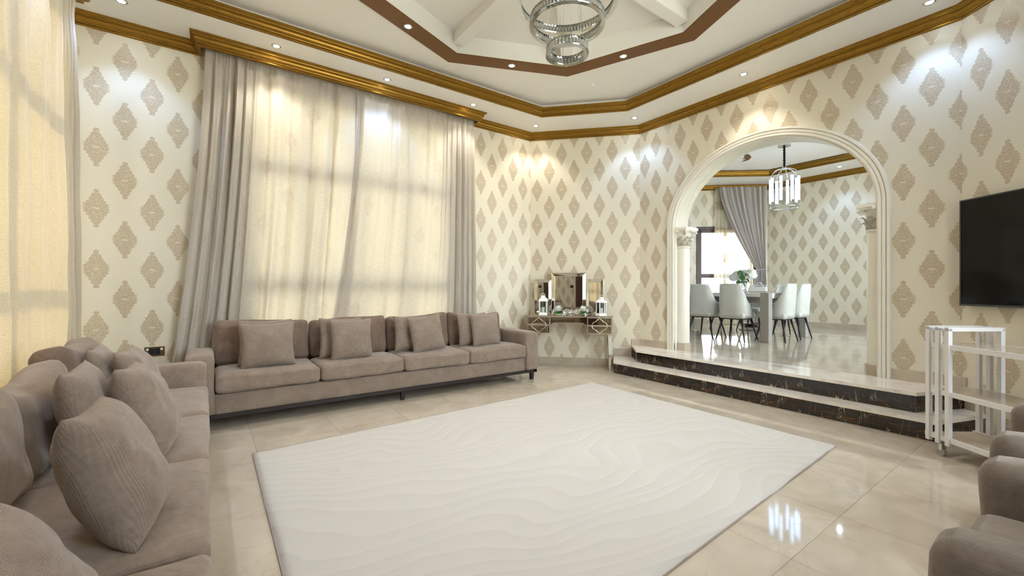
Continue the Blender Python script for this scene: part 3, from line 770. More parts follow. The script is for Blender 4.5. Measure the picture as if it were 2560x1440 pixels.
throw(2.09, 4.51, sz-.005, .08, .20, .43, .42, .14, 5, 'leaning taupe throw pillow on third seat of long sofa, front of its pair', gA, -.10)
throw(1.93, 4.64, sz, -.06, .22, .42, .41, .12, 6, 'taupe throw pillow on third seat of long sofa, rear of its pair', gA, .02)
throw(2.88, 4.53, sz-.01, .05, .20, .43, .42, .14, 7, 'taupe throw pillow at the right end of long sofa, front of its pair', gA)
throw(2.76, 4.65, sz, -.04, .22, .43, .42, .12, 8, 'taupe throw pillow at the right end of long sofa, rear of its pair', gA)
throw(-.15, 1.745, sz-.02, R(88), .36, .39, .42, .19, 11, 'large ribbed taupe throw pillow nearest the camera on left sofa', gB, .05)
throw(-.14, 2.54, sz-.02, R(88), .38, .40, .43, .17, 12, 'pale-topped taupe throw pillow on left sofa, leaning in middle pair, front', gB, .06)
throw(-.35, 2.52, sz-.01, R(90), .25, .42, .42, .15, 13, 'darker taupe throw pillow on left sofa, middle pair, rear', gB)
throw(-.22, 3.33, sz-.02, R(86), .42, .42, .43, .15, 14, 'taupe throw pillow on left sofa in front of its far arm', gB)
throw(-.41, 3.38, sz-.01, R(92), .28, .42, .42, .13, 15, 'brown taupe throw pillow on left sofa, rear of the farthest pair', gB)
throw(-.21, 1.15, sz-.02, R(90), .55, .42, .37, .20, 16, 'knit taupe throw pillow cut off at the lower left corner', gB, .0)
# ------------------------------------------------------------------ armchairs on the right
def armchair(x0, x1, y, label):
    t = thing('armchair', label, 'armchair', ((x0+x1)/2, y, 0), pi, 'woven taupe armchairs by the right edge'); w = (x1-x0); D = .78
    fab = M['taupe4']
    obj('base', rbox(BM(), 0, D/2, .22, w-.02, D-.04, .2, .02, 8), fab, t, True)
    for s in (-1, 1): obj('arm', rbox(BM(), s*(w/2-.09), D/2, .375, .18, D, .51, .06, 14, soft(s+3, .006, .01)), fab, t, True)
    obj('backrest', rbox(BM(), 0, D-.09, .50, w-.05, .17, .76, .06, 14, soft(8, .006, .01)), fab, t, True)
    obj('seat_cushion', rbox(BM(), 0, .30, .395, w-.37, .60, .17, .05, 16, soft(5, .008, .02)), fab, t, True)
    for sx in (-1, 1):
        for ly in (.06, D-.06): obj('leg', cyl(BM(), (sx*(w/2-.08), ly, 0), (sx*(w/2-.08), ly, .125), .018, .026, 10), M['espresso'], t)
    return t
armchair(1.33, 2.26, .24, 'taupe woven armchair nearest the camera at the lower right corner')
armchair(2.47, 3.40, .26, 'taupe woven armchair behind the nearest one, beside the white trolley')
# ------------------------------------------------------------------ rug
RG = [(.25, 1.00), (3.86, 1.17), (3.95, 3.77), (.27, 3.57)]
def rug():
    bm = BM(); nx, ny = 90, 64; g = []; c = (2.1, 2.4)
    for j in range(ny+1):
        row = []
        for i in range(nx+1):
            u, v = i/nx, j/ny
            x = (RG[0][0]*(1-u)+RG[1][0]*u)*(1-v)+(RG[3][0]*(1-u)+RG[2][0]*u)*v; y = (RG[0][1]*(1-u)+RG[1][1]*u)*(1-v)+(RG[3][1]*(1-u)+RG[2][1]*u)*v
            e = min(u, 1-u, v, 1-v); z = .016-(.006 if e < .004 else 0)+.0015*noise.noise(Vector((x*3, y*3, 0)))
            x += .006*noise.noise(Vector((y*2, 3, 0))); y += .006*noise.noise(Vector((x*2, 7, 0)))
            row.append(bm.verts.new((x-c[0], y-c[1], z)))
        g.append(row)
    for j in range(ny):
        for i in range(nx): bm.faces.new((g[j][i], g[j][i+1], g[j+1][i+1], g[j+1][i]))
    loop = g[0][:]+[r[-1] for r in g[1:]]+g[-1][-2::-1]+[r[0] for r in g[-2:0:-1]]
    low = [bm.verts.new((v.co.x, v.co.y, .0008)) for v in loop]; n = len(loop)
    for i in range(n): bm.faces.new((loop[i], low[i], low[(i+1) % n], loop[(i+1) % n]))
    o = obj('area_rug', bm, M['rug'], None, True); o.location = (2.1, 2.4, 0); return o
rg = tag(rug(), 'large cream area rug with carved wavy pattern on the marble floor', 'rug')
hem = BM(); tube(hem, [(x-2.1, y-2.4, .006) for x, y in RG], .005, 6, True); obj('rug_edge', hem, simple('rug_binding', (.42, .34, .28), .9), rg)
# ------------------------------------------------------------------ mirrored vanity table  (local: x along wall, -y to room)
n_ = Vector((.727, .687)); e_ = Vector((.687, -.727)); fr = Vector((4.70, 4.05)); ctr = fr-e_*.63; rv = math.atan2(e_.y, e_.x)
VT = Matrix.Translation((ctr.x, ctr.y, 0)) @ Matrix.Rotation(rv, 4, 'Z')
def vloc(x, y, z): p = VT @ Vector((x, y, z)); return (p.x, p.y, p.z)
vt = thing('vanity_table', 'mirrored silver dressing table with lattice drawer fronts in the corner', 'table', vloc(0, 0, 0), rv)
TW, TD, TH = .63, .40, .80
obj('table_top', box(BM(), -TW, TW, -.005, TD, TH-.014, TH, .003), M['mirror'], vt)
obj('top_edge', box(BM(), -TW-.004, TW+.004, -.009, TD+.003, TH-.022, TH-.010, .002), M['silver'], vt)
def quatre(cx, cz, rx, rz, half=None):
    pts = []
    base = [(0, 1), (.10, .80), (.30, .66), (.42, .46), (.62, .40), (.80, .22), (1, 0)]
    for q in range(4):
        seq = base if q % 2 == 0 else base[::-1]
        for a, b in seq[:-1]:
            sx = 1 if q in (0, 1) else -1; szz = 1 if q in (0, 3) else -1
            pts.append((cx+rx*a*sx, cz+rz*b*szz))
    return pts
def qpoly(half):
    base = [(0, 1), (.10, .80), (.33, .68), (.42, .50), (.64, .44), (.80, .30), (.86, .12), (1, .03)]
    s = 1 if half == 'top' else -1
    right = [(a, b*s) for a, b in base]; left = [(-a, b) for a, b in right[1:]][::-1]
    return left+right
for sx, x0, x1 in ((-1, -TW+.02, -TW+.355), (1, TW-.37, TW-.02)):
    z0, z1 = .535, TH-.022
    case = obj('drawer_case', box(BM(), x0, x1, .012, TD-.02, z0, z1, .002), M['mirrord'], vt)
    zm = (z0+z1)/2
    for k, (a, b) in enumerate(((zm+.002, z1-.006), (z0+.004, zm-.002))):
        dr = obj('drawer', box(BM(), x0+.010, x1-.010, .004, .014, a, b, .002), M['mirrord'], vt)
        fb = BM()
        for q in ((x0+.004, x1-.004, a, a+.008), (x0+.004, x1-.004, b-.008, b), (x0+.004, x0+.012, a, b), (x1-.012, x1-.004, a, b)): box(fb, q[0], q[1], -.002, .006, q[2], q[3])
        obj('drawer_edge', fb, M['silver'], dr)
        cxm = (x0+x1)/2; pts = [(cxm+u*.12, -.001, zm+w*.118) for u, w in qpoly('top' if k == 0 else 'bottom')]
        obj('lattice_bar', tube(BM(), pts, .0045, 5), M['silver'], dr)
x0, x1 = -TW+.355, TW-.37
bm = BM(); outl = [(x0, TH-.022), (x1, TH-.022), (x1, .655), (x1-.02, .665), (x1-.06, .69), (x0+.06, .69), (x0+.02, .665), (x0, .655)]
prism(bm, [outl], lambda a, b: (a, .014, b), lambda a, b: (a, .034, b)); obj('centre_apron', bm, M['mirrord'], vt)
bm = BM(); tube(bm, [(a, .010, b) for a, b in outl], .0045, 5, True); obj('apron_edge', bm, M['silver'], vt)
for sx in (-1, 1):
    for ly in (.04, TD-.05):
        b = BM(); lx = sx*(TW-.05); cyl(b, (lx, ly, 0), (lx, ly, .535), .016, .036, 4); bmesh.ops.rotate(b, cent=(lx, ly, 0), matrix=Matrix.Rotation(pi/4, 3, 'Z'), verts=b.verts)
        lg = obj('leg', b, M['mirror'], vt); obj('leg_collar', box(BM(), lx-.03, lx+.03, ly-.03, ly+.03, .505, .535, .003), M['silver'], lg)
# tri-fold mirror
mv = thing('vanity_mirror', 'three panel folding mirror with slanted silver borders on the dressing table', 'mirror', vloc(-.02, .30, TH), rv)
def mirror_panel(w, h, px, py, rot, nm):
    def T(b):
        bmesh.ops.transform(b, matrix=Matrix.Translation((px, py, 0)) @ Matrix.Rotation(rot, 4, 'Z'), verts=b.verts); return b
    s = px/abs(px) if px else 0
    a0, a1 = (-w/2, w/2) if s == 0 else ((0, w) if s > 0 else (-w, 0))
    bw = .052 if s == 0 else .045
    pn = obj(nm, T(box(BM(), a0, a1, .0, .012, .0, h, .001)), M['silver'], mv)
    obj('glass', T(box(BM(), a0+bw, a1-bw, -.004, .0, bw, h-bw)), M['mirror'], pn)
    b = BM()  # bevelled frame strips
    o = [(a0, 0), (a1, 0), (a1, h), (a0, h)]; i_ = [(a0+bw, bw), (a1-bw, bw), (a1-bw, h-bw), (a0+bw, h-bw)]
    for k in range(4):
        j = (k+1) % 4
        vs = [b.verts.new((o[k][0], -.016 if 0 else -.004, o[k][1])), b.verts.new((o[j][0], -.004, o[j][1])), b.verts.new((i_[j][0], -.016, i_[j][1])), b.verts.new((i_[k][0], -.016, i_[k][1]))]
        b.faces.new(vs)
        ws = [b.verts.new((i_[k][0], -.004, i_[k][1])), b.verts.new((i_[j][0], -.004, i_[j][1]))]
        b.faces.new((vs[3], vs[2], ws[1], ws[0]))
    obj('bevel_frame', T(b), M['mirror'], pn)
    b = BM()
    for lp, r in ((o, .005), (i_, .004)): tube(b, [(x, -.008 if r == .005 else -.017, z) for x, z in lp], r, 4, True)
    obj('bead_edge', T(b), M['silver'], pn)
mirror_panel(.52, .63, 0, 0, 0, 'centre_panel')
mirror_panel(.26, .53, -.262, 0, R(4), 'wing'); mirror_panel(.26, .53, .262, 0, -R(14), 'wing')
def lantern(x, y, sc, round_, label):
    t = thing('lantern', label, 'lantern', vloc(x, y, TH), rv+.2, 'white candle lanterns on the dressing table')
    n = 6 if round_ else 4; r = .072*sc; h = .19*sc; a0 = pi/4 if n == 4 else 0
    b = lathe(BM(), [(0, 0), (r*1.15, 0), (r*1.15, .022), (r, .026), (r, .034), (0, .034)], n); bmesh.ops.rotate(b, cent=(0, 0, 0), matrix=Matrix.Rotation(a0, 3, 'Z'), verts=b.verts); obj('base', b, M['white'], t)
    for k in range(n):
        a = a0+2*pi*k/n; b = BM(); cyl(b, (r*.95*cos(a), r*.95*sin(a), .03), (r*.95*cos(a), r*.95*sin(a), h), .009, n=4); obj('post', b, M['white'], t)
    for k in range(n):
        a = a0+2*pi*(k+.5)/n; ap_ = r*.95*cos(pi/n); half = r*.95*sin(pi/n)
        b = box(BM(), -.001, .001, -half, half, .034, h); bmesh.ops.transform(b, matrix=Matrix.Rotation(a, 4, 'Z') @ Matrix.Translation((ap_, 0, 0)), verts=b.verts); obj('pane', b, M['pane'], t)
    b = lathe(BM(), [(0, h), (r*1.25, h), (r*1.28, h+.010), (r*.75, h+.045*sc), (r*.5, h+.05*sc), (r*.5, h+.07*sc), (r*.3, h+.082*sc), (0, h+.085*sc)], n if n == 4 else 16); bmesh.ops.rotate(b, cent=(0, 0, 0), matrix=Matrix.Rotation(a0, 3, 'Z'), verts=b.verts)
    rf = obj('roof', b, M['white'], t); obj('ring_handle', tube(BM(), [(.028*cos(q*pi/8), 0, h+.09*sc+.024*sin(q*pi/8)) for q in range(16)], .003, 5, True), M['white'], rf)
    obj('candle', lathe(BM(), [(0, .034), (.028, .034), (.028, .11), (0, .11)], 14), M['petal'], t, False)
lantern(-.40, .16, 1.05, False, 'white square lantern on the left of the dressing table')
lantern(.46, .12, .98, True, 'white hexagonal lantern on the right of the dressing table')
def rose(parent, c, r, seed, mat='petal'):
    for ring, (n, rr, lift, open_) in enumerate([(4, .35, .35, .2), (5, .62, .2, .5), (7, .9, .0, .9)]):
        for k in range(n):
            a = 2*pi*k/n+ring*.5+seed; b = BM(); g = []
            for j in range(5):
                v = j/4; row = []
                for i in range(5):
                    s = -1+i/2; ww = r*.55*sin(pi*(.2+.75*v))*(1-.0*v)
                    out = r*rr*(.25+v*.75)*(1-.12*s*s); up = r*(lift+.75*v-open_*.5*v*v+.10*s*s)
                    row.append(b.verts.new((c[0]+out*cos(a)-s*ww*sin(a), c[1]+out*sin(a)+s*ww*cos(a), c[2]+up)))
                g.append(row)
            for j in range(4):
                for i in range(4): b.faces.new((g[j][i], g[j][i+1], g[j+1][i+1], g[j+1][i]))
            obj('petal', b, M[mat], parent, True)
def leaf_bm(L, w, curl=.2):
    b = BM(); g = []
    for j in range(6):
        v = j/5; ww = w*sin(pi*min(.98, .08+v*.92))
        g.append([b.verts.new((s*ww, L*v, -curl*L*v*v+.15*ww*abs(s))) for s in (-1, 0, 1)])
    for j in range(5):
        for i in range(2): b.faces.new((g[j][i], g[j][i+1], g[j+1][i+1], g[j+1][i]))
    return b
def put_leaf(parent, p, L, w, rx, rz):
    b = leaf_bm(L, w); bmesh.ops.transform(b, matrix=Matrix.Translation(p) @ Matrix.Rotation(rz, 4, 'Z') @ Matrix.Rotation(rx, 4, 'X'), verts=b.verts); obj('leaf', b, M['leaf'], parent, True)
for x, lab, sd in ((-.17, 'white rose with green leaves on dressing table, left of the glass candle holders', 1), (.20, 'white rose with green leaves on dressing table, right of the glass candle holders', 2)):
    t = thing('white_rose', lab, 'flower', vloc(x, .13, TH), rv, 'artificial roses on the dressing table')
    rose(t, (0, 0, .055), .075, sd); rose(t, (.05 if sd == 2 else -.05, .02, .04), .05, sd+.7)
    for k in range(7): put_leaf(t, (0, 0, .05), .09, .025, -.35+.1*(k % 3), k*.9+sd)
for k, x in enumerate((-.06, .02, .10)):
    t = thing('candle_holder', ['left faceted glass candle holder between the roses', 'middle faceted glass candle holder between the roses', 'right faceted glass candle holder between the roses'][k], 'candle holder', vloc(x, .10+.03*(k % 2), TH), 0, 'glass candle holders on the dressing table')
    b = BM(); bmesh.ops.create_icosphere(b, subdivisions=2, radius=.036, matrix=Matrix.Translation((0, 0, .044))); obj('glass_ball', b, M['crystal'], t)
    obj('glass_foot', lathe(BM(), [(0, 0), (.03, 0), (.03, .008), (.014, .012), (0, .012)], 10), M['glass'], t)
t = thing('glass_dish', 'low clear glass dish lying under the left rose', 'dish', vloc(-.12, .06, TH), 0)
obj('bowl', lathe(BM(), [(0, .002), (.05, .003), (.075, .022), (.078, .024), (.052, .0), (0, 0)], 20), M['glass'], t, True)
# ------------------------------------------------------------------ white trolley
Ld = Vector((-.606, -.795)); ra = math.atan2(Ld.y, Ld.x)   # local +x along the length (towards camera), local +y = left of that => (.795,-.606)
tr = thing('shelf_trolley', 'white metal three shelf trolley on castors below the television', 'trolley', (4.33, .74, 0), ra)
CWd, CL = .36, 1.02
for k, x in enumerate((0, .072, .144, CL-.144, CL-.072, CL)):
    b = box(BM(), x-.014, x+.014, -.014, .014, .085, .915, .002); box(b, x-.014, x+.014, CWd-.014, CWd+.014, .085, .915, .002); box(b, x-.014, x+.014, -.014, CWd+.014, .895, .922, .002)
    obj('frame_bar', b, M['wmetal'], tr)
for z in (.13, .455, .787):
    sh = obj('shelf', box(BM(), .0, CL, .018, CWd-.018, z-.0, z+.012, .001), M['shelf'], tr)
    b = box(BM(), -.03, CL+.03, -.002, .018, z-.022, z+.012, .002); box(b, -.03, CL+.03, CWd-.018, CWd+.002, z-.022, z+.012, .002); obj('shelf_rail', b, M['wmetal'], sh)
for x in (.10, CL-.10):
    for y in (.0, CWd):
        b = BM(); cyl(b, (x, y-.010, .027), (x, y+.010, .027), .026, n=18); cw = obj('castor', b, M['glass'] if 0 else M['tgrey'], tr)
        obj('castor_fork', box(BM(), x-.012, x+.012, y-.016, y+.016, .04, .088, .002), M['chrome'], cw)
# ------------------------------------------------------------------ TV
tv = thing('television', 'large black flat television hanging on the angled wall at the right', 'television', (5.3, .7, 0), ra)
# local +y points to the wall-outside (.795,-.606); wall plane at y=0, room at -y
x0, x1, z0, z1 = .045, 1.50, 1.05, 1.945
obj('housing', box(BM(), x0+.02, x1-.02, -.045, -.012, z0+.05, z1-.1, .005), M['tvb'], tv)
b = BM()
for q in ((x0, x1, z0, z0+.016), (x0, x1, z1-.010, z1), (x0, x0+.011, z0, z1), (x1-.011, x1, z0, z1)): box(b, q[0], q[1], -.066, -.040, q[2], q[3])
obj('bezel', b, M['tvb'], tv); obj('screen', box(BM(), x0+.01, x1-.01, -.062, -.045, z0+.015, z1-.009), M['tvs'], tv)
obj('wall_bracket', box(BM(), .5, 1.0, -.014, .0, 1.3, 1.7), M['tvb'], tv)
# ------------------------------------------------------------------ wall sockets, door behind camera
def plate(x, y, z, rz, label, cat='socket'):
    t = thing('wall_socket', label, cat, (x, y, z), rz)
    obj('plate', box(BM(), -.075, .075, -.009, 0, -.045, .045, .003), M['brass'], t)
    for s in (-1, 1):
        obj('rocker', box(BM(), s*.052-.009, s*.052+.009, -.014, -.008, .012, .032, .001), M['white'], t); obj('insert', box(BM(), s*.022-.02, s*.022+.02, -.0105, -.008, -.03, .03, .001), M['black'], t)
plate(-.40, 5.27, .595, 0, 'double brass wall socket on the damask wall between the two sofas')
plate(-1.08, -.08, 1.25, pi/2, 'brass switch plate on the wall behind the camera', 'switch')
d = thing('door_1', 'dark wooden door behind the camera', None, kind='structure')
obj('door_leaf', box(BM(), -1.078, -1.05, -1.1, -.32, 0.0, 2.1, .004), M['wood'], d)
b = box(BM(), -1.079, -1.03, -1.17, -1.1, 0, 2.17); box(b, -1.079, -1.03, -.32, -.25, 0, 2.17); box(b, -1.079, -1.03, -1.17, -.25, 2.1, 2.17); obj('door_frame', b, M['wood'], d)
h_ = BM(); tube(h_, [(-1.05, -.39, 1.0), (-1.0, -.39, 1.0), (-1.0, -.50, 1.0)], .009, 8); obj('door_handle', h_, M['chrome'], d)
# ------------------------------------------------------------------ dining room
DZ = ZT2
DR = [(5.6, -.5), (10.75, -.5), (10.75, 4.6), (8.2, 6.72), (5.6, 6.72)]
DRX = offset_poly(DR, -.2)
df = tag(obj('floor', slab([(5.3, AY-AA), (5.6, AY-AA), (5.6, -.7), (10.95, -.7), (10.95, 4.7), (8.3, 6.92), (5.6, 6.92), (5.6, AY+AA), (5.3, AY+AA)], DZ-.12, DZ-.010), M['grout']), 'polished beige marble floor of the raised dining room', kind='structure')
tiles(df, DR, 5.6, .2, .9, DZ, M['floor'])
obj('threshold', slab([(5.301, AY-AA+.013), (5.6, AY-AA+.013), (5.6, AY+AA-.013), (5.301, AY+AA-.013)], DZ-.02, DZ), M['floor'], df)
wall('wall_dining_right', (10.75, -.5), (10.75, 4.6), 4.06+.5, z0=DZ-.1, label='damask wallpapered far wall of the dining room')
dwl = (Vector((8.2, 6.72))-Vector((10.75, 4.6))).length
ddir = (Vector((8.2, 6.72))-Vector((10.75, 4.6)))/dwl; dn = Vector((ddir.y, -ddir.x))
# window in this wall: s measured from (10.75,4.6)
WS0, WS1 = .30, 1.58
wall('wall_dining_window', (10.75, 4.6), (8.2, 6.72), .1, z0=DZ-.1, holes=[rect(WS0, WS1, .55, 2.60)], label='angled dining room wall with the tall bright window')
wall('wall_dining_left', (8.2, 6.72), (5.6, 6.72), 0, z0=DZ-.1, label='dining room left wall out of sight')
wall('wall_dining_near', (10.75, -.5), (5.6, -.5), 0, z0=DZ-.1, holes=[rect(1.0, 4.2, 1.0, 3.2)], label='dining room near side wall out of sight', t=-.2)
for nm, a, b_ in (('wall_dining_inner', -.5, .7), ('wall_dining_inner', 4.06, 6.72)):
    tag(obj(nm, box(BM(), 5.4, 5.6, a, b_, 0, HT), M['cream']), 'partition between living room and dining room, '+('right' if a < 0 else 'left')+' of the arch', kind='structure')
DT = offset_poly(DR, .82)
tag(obj('ceiling', slab(DRX, ZS, HT, [DT]), M['plaster']), 'white dropped border of the dining room ceiling', kind='structure')
tag(obj('ceiling', slab(offset_poly(DT, -.2), HT-.04, HT+.02), M['plaster']), 'white raised middle of the dining room ceiling', kind='structure')
tag(obj('trim_7', sweep(BM(), DR, cp(ZC)), M['gold']), 'gold crown moulding along the dining room walls', kind='structure')
tag(obj('trim_8', sweep(BM(), DT, cp(ZS, 1.0)), M['gold']), 'gold crown moulding around the dining room tray ceiling', kind='structure')
skirt('baseboard_dining', [(10.75, -.5), (10.75, 4.6), (8.2, 6.72), (5.6, 6.72)], DZ, .12, 'beige skirting along the dining room walls')
window('fill_window_5', 'x', 6.55, 9.75, 1.0, 3.2, -.40, [8.15], [2.3], 'wide window added out of view to brighten the dining room')  # added on the hidden side wall so skylight fills the dining room
# ceiling scroll ornament
b = BM(); pts = [(0, 0), (.10, .05), (.22, .20), (.26, .36), (.20, .48), (.19, .36), (.15, .28), (.11, .30), (.10, .20), (.04, .14)]
prism(b, [pts], lambda x, y: (x, y, 0), lambda x, y: (x, y, -.01)); o = obj('ceiling_scroll', b, M['bronze']); o.location = (8.35, 3.95, HT-.041); o.rotation_euler = (0, 0, -.6)
tag(o, 'small brown scroll ornament on the dining room ceiling', 'ornament')
# dining window (local frame: x along ddir)
wr = math.atan2(ddir.y, ddir.x)
wt = thing('window_3', 'tall dark brown framed dining room window, very bright', None, (10.75, 4.6, 0), wr, kind='structure')
def wbx(b, s0, s1, y0, y1, z0, z1): return box(b, s0, s1, y0, y1, z0, z1, .003)
# local +y for travel dir: left = room side ; so wall outside is -y
f = wbx(BM(), WS0-.0, WS1, -.13, -.03, 2.52, 2.60); wbx(f, WS0, WS1, -.13, -.03, .55, .62); wbx(f, WS0, WS0+.08, -.13, -.03, .55, 2.60); wbx(f, WS1-.08, WS1, -.13, -.03, .55, 2.60)
for q in ((WS0-.05, WS1+.05, .0, .02, 2.60, 2.66), (WS0-.05, WS0, .0, .02, .5, 2.6), (WS1, WS1+.05, .0, .02, .5, 2.6)): wbx(f, *q)
obj('window_frame', f, M['frame'], wt)
obj('mullion', wbx(BM(), .90, .97, -.12, -.04, .62, 2.52), M['frame'], wt); obj('transom', wbx(BM(), WS0+.08, WS1-.08, -.115, -.045, 1.44, 1.54), M['frame'], wt)
for a, b_ in ((WS0+.08, .90), (.97, WS1-.08)):
    for c, e in ((.62, 1.44), (1.54, 2.52)): obj('pane', wbx(BM(), a, b_, -.085, -.079, c, e), M['pane'], wt)
def dpt(s, off): p = Vector((10.75, 4.6))+ddir*s+Vector((-ddir.y, ddir.x))*off; return p
def dcurtain(name, xf, amp, folds, off, zt, zb, mat, label, nu=200, nv=60, seed=0):
    bm = BM(); uvl = bm.loops.layers.uv.verify(); g = []
    for j in range(nv+1):
        v = j/nv; z = zt+(zb-zt)*v; row = []
        for i in range(nu+1):
            u = i/nu; s, w = xf(u, v); y = amp*w*(sin(u*folds*2*pi+seed)+.3*sin(u*folds*4.6*pi+v*3)); p = dpt(s, off+y); row.append(bm.verts.new((p.x, p.y, z)))
        g.append(row)
    for j in range(nv):
        for i in range(nu):
            fc = bm.faces.new((g[j][i], g[j][i+1], g[j+1][i+1], g[j+1][i]))
            for l, (a, b) in zip(fc.loops, ((i, j), (i+1, j), (i+1, j+1), (i, j+1))): l[uvl].uv = (a/nu*1.6, (1-b/nv)*(zt-zb))
    return tag(obj(name, bm, mat, None, True), label, 'curtain')
def lerp(a, b, k): return a+(b-a)*k
def xf_drape(u, v):
    tie = .60  # tied at v=.6
    L0, R0 = .10, 1.17
    if v < tie:
        k = v/tie; r = lerp(R0, .34, k**1.45); l = lerp(.10, .12, k)
        return lerp(l, r, u), 1-.55*k
    k = (v-tie)/(1-tie); return lerp(.12-.05*k, .34+.16*k, u), .45+.4*k
dcurtain('curtain', xf_drape, .042, 8, .17, 3.56, DZ+.02, M['curtD'], 'grey satin drape tied back beside the dining room window')
dcurtain('sheer_curtain', lambda u, v: (lerp(.36, 1.22+.05*v, u), 1), .016, 9, .075, 3.56, DZ+.02, M['sheer'], 'embroidered sheer voile hanging across the dining room window')
tbk = thing('curtain_tieback', 'grey rope tieback around the dining room drape', 'tieback', (0, 0, 0))
p = dpt(.23, .17); obj('rope', tube(BM(), [(p.x+(-ddir.x*cos(a)*.145+-ddir.y*sin(a)*.075*-1)*1, p.y+(-ddir.y*cos(a)*.145+ddir.x*sin(a)*.075), 1.61+.02*sin(a)) for a in [k*pi/10 for k in range(20)]], .012, 6, True), M['curtD'], tbk)
# pendant
PX, PY = 8.27, 3.26
pn = thing('pendant_light', 'lit blue-white crystal cage pendant hanging over the dining table', 'lamp', (PX, PY, 0))
obj('canopy', lathe(BM(), [(0, HT-.04), (.10, HT-.04), (.10, HT-.10), (.095, HT-.105), (0, HT-.105)], 28), M['chrome'], pn)
bm = BM()
for q in (0, pi): tube(bm, [(.010*cos(q+k*.8), .010*sin(q+k*.8), HT-.10-k*.0115) for k in range(31)], .012, 6)
obj('cord', bm, M['black'], pn, True)
zc = HT-.45; zt_ = 3.15; zb_ = 2.62; RR = .215
obj('cap', lathe(BM(), [(0, zc), (.02, zc), (.03, zc-.03), (.06, zc-.045), (.06, zc-.06), (0, zc-.06)], 20), M['chrome'], pn, True)
nb = 8
for k in range(nb):
    a = 2*pi*k/nb+.15; c, s = cos(a), sin(a)
    pts = [(c*(.05+(RR-.05)*sin(t*pi/2)), s*(.05+(RR-.05)*sin(t*pi/2)), zc-.05-(zc-.05-zt_)*(1-cos(t*pi/2))) for t in [i/8 for i in range(9)]]
    rb = obj('rib', tube(BM(), pts+[(c*RR, s*RR, zb_)], .006, 6), M['chrome'], pn, True)
    b = box(BM(), -.018, .018, -.018, .018, 0, .42, .004); bmesh.ops.transform(b, matrix=Matrix.Translation((c*(RR-.0), s*(RR-.0), zb_+.10)) @ Matrix.Rotation(a, 4, 'Z'), verts=b.verts); obj('crystal_bar', b, M['lit'], rb)
    b = BM(); cyl(b, (c*RR, s*RR, zb_+.055), (c*RR, s*RR, zb_+.10), .018, n=8); obj('end_cap', b, M['chrome'], rb)
obj('bottom_ring', tube(BM(), [(RR*cos(k*pi/24), RR*sin(k*pi/24), zb_) for k in range(48)], .008, 6, True), M['chrome'], pn, True)
g3 = 'recessed downlights in the dining room border'
for x, y, c, lb in ((10.28, 3.05, 1, 'cool downlight in the dining room border seen through the arch'), (10.28, 1.2, 1, 'dining room downlight in the far right border, hidden by arch wall'), (8.6, 5.75, 1, 'dining room downlight before the window, hidden by arch wall'), (6.1, .2, 1, 'dining room downlight right behind the television wall'), (8.2, -.05, 1, 'dining room downlight in the right border, hidden by arch wall'), (6.1, 5.6, 1, 'dining room downlight left behind the mirrored table wall')):
    downlight(x, y, ZS, c, lb, g3, 1.0 if x == 10.28 and y > 3 else 1.5)
# dining table
dt = thing('dining_table', 'white topped dining table with thick grey slab legs', 'table', (7.15, 3.04, DZ))
TL, TWd = 2.3, 1.55
obj('table_top', box(BM(), 0, TWd, .125, TL-.125, .72, .785, .004), M['twhite'], dt)
obj('top_band', box(BM(), .08, TWd-.08, .125, TL-.125, .62, .72, .004), M['tgrey'], dt)
for x0 in (-.0, TWd-.13):
    for y0 in (0, TL-.125): obj('leg', box(BM(), x0, x0+.13, y0, y0+.125, 0, .785, .004), M['tgrey'], dt)
obj('end_rail', box(BM(), .13, TWd-.13, .0, .125, .70, .785, .004), M['twhite'], dt)
obj('end_rail', box(BM(), .13, TWd-.13, TL-.125, TL, .70, .785, .004), M['twhite'], dt)
# dining chair: faces +y locally (back at -y)
def chair_proto():
    t = thing('dining_chair', '', 'chair', (0, 0, DZ), 0, 'pale grey dining chairs')
    bm = BM(); g = []; na, nz = 36, 14
    for i in range(na+1):
        th = -pi*.60+pi*1.20*i/na   # angle about centre from -y
        c = abs(th)/(pi*.60)
        htop = .935 if c < .42 else .935-(.935-.52)*((c-.42)/.58)**.9
        col_ = []
        for j in range(nz+1):
            v = j/nz; z = .40+(htop-.40)*v
            flare = 1.0-.07*v+.02*sin(v*pi)
            rx, ry = .235*flare, .235*flare
            x = rx*math.copysign(abs(sin(th))**.75, th); y = -ry*math.copysign(abs(cos(th))**.75, cos(th))-.05*v*(1 if cos(th) > 0 else 0)
            col_.append(bm.verts.new((x, y, z)))
        g.append(col_)
    for i in range(na):
        for j in range(nz): bm.faces.new((g[i][j], g[i+1][j], g[i+1][j+1], g[i][j+1]))
    bmesh.ops.recalc_face_normals(bm, faces=bm.faces)
    bmesh.ops.solidify(bm, geom=bm.faces[:], thickness=.035)
    obj('backrest', bm, M['leather'], t, True)
    obj('seat', rbox(BM(), 0, .01, .42, .42, .44, .11, .05, 10), M['leather'], t, True)
    obj('seat_frame', box(BM(), -.17, .17, -.17, .17, .352, .372, .003), M['blackleg'], t)
    for sx in (-1, 1):
        for sy in (-1, 1): obj('leg', cyl(BM(), (sx*.235, sy*.225, 0), (sx*.155, sy*.150, .365), .009, .019, 10), M['blackleg'], t, True)
    return t
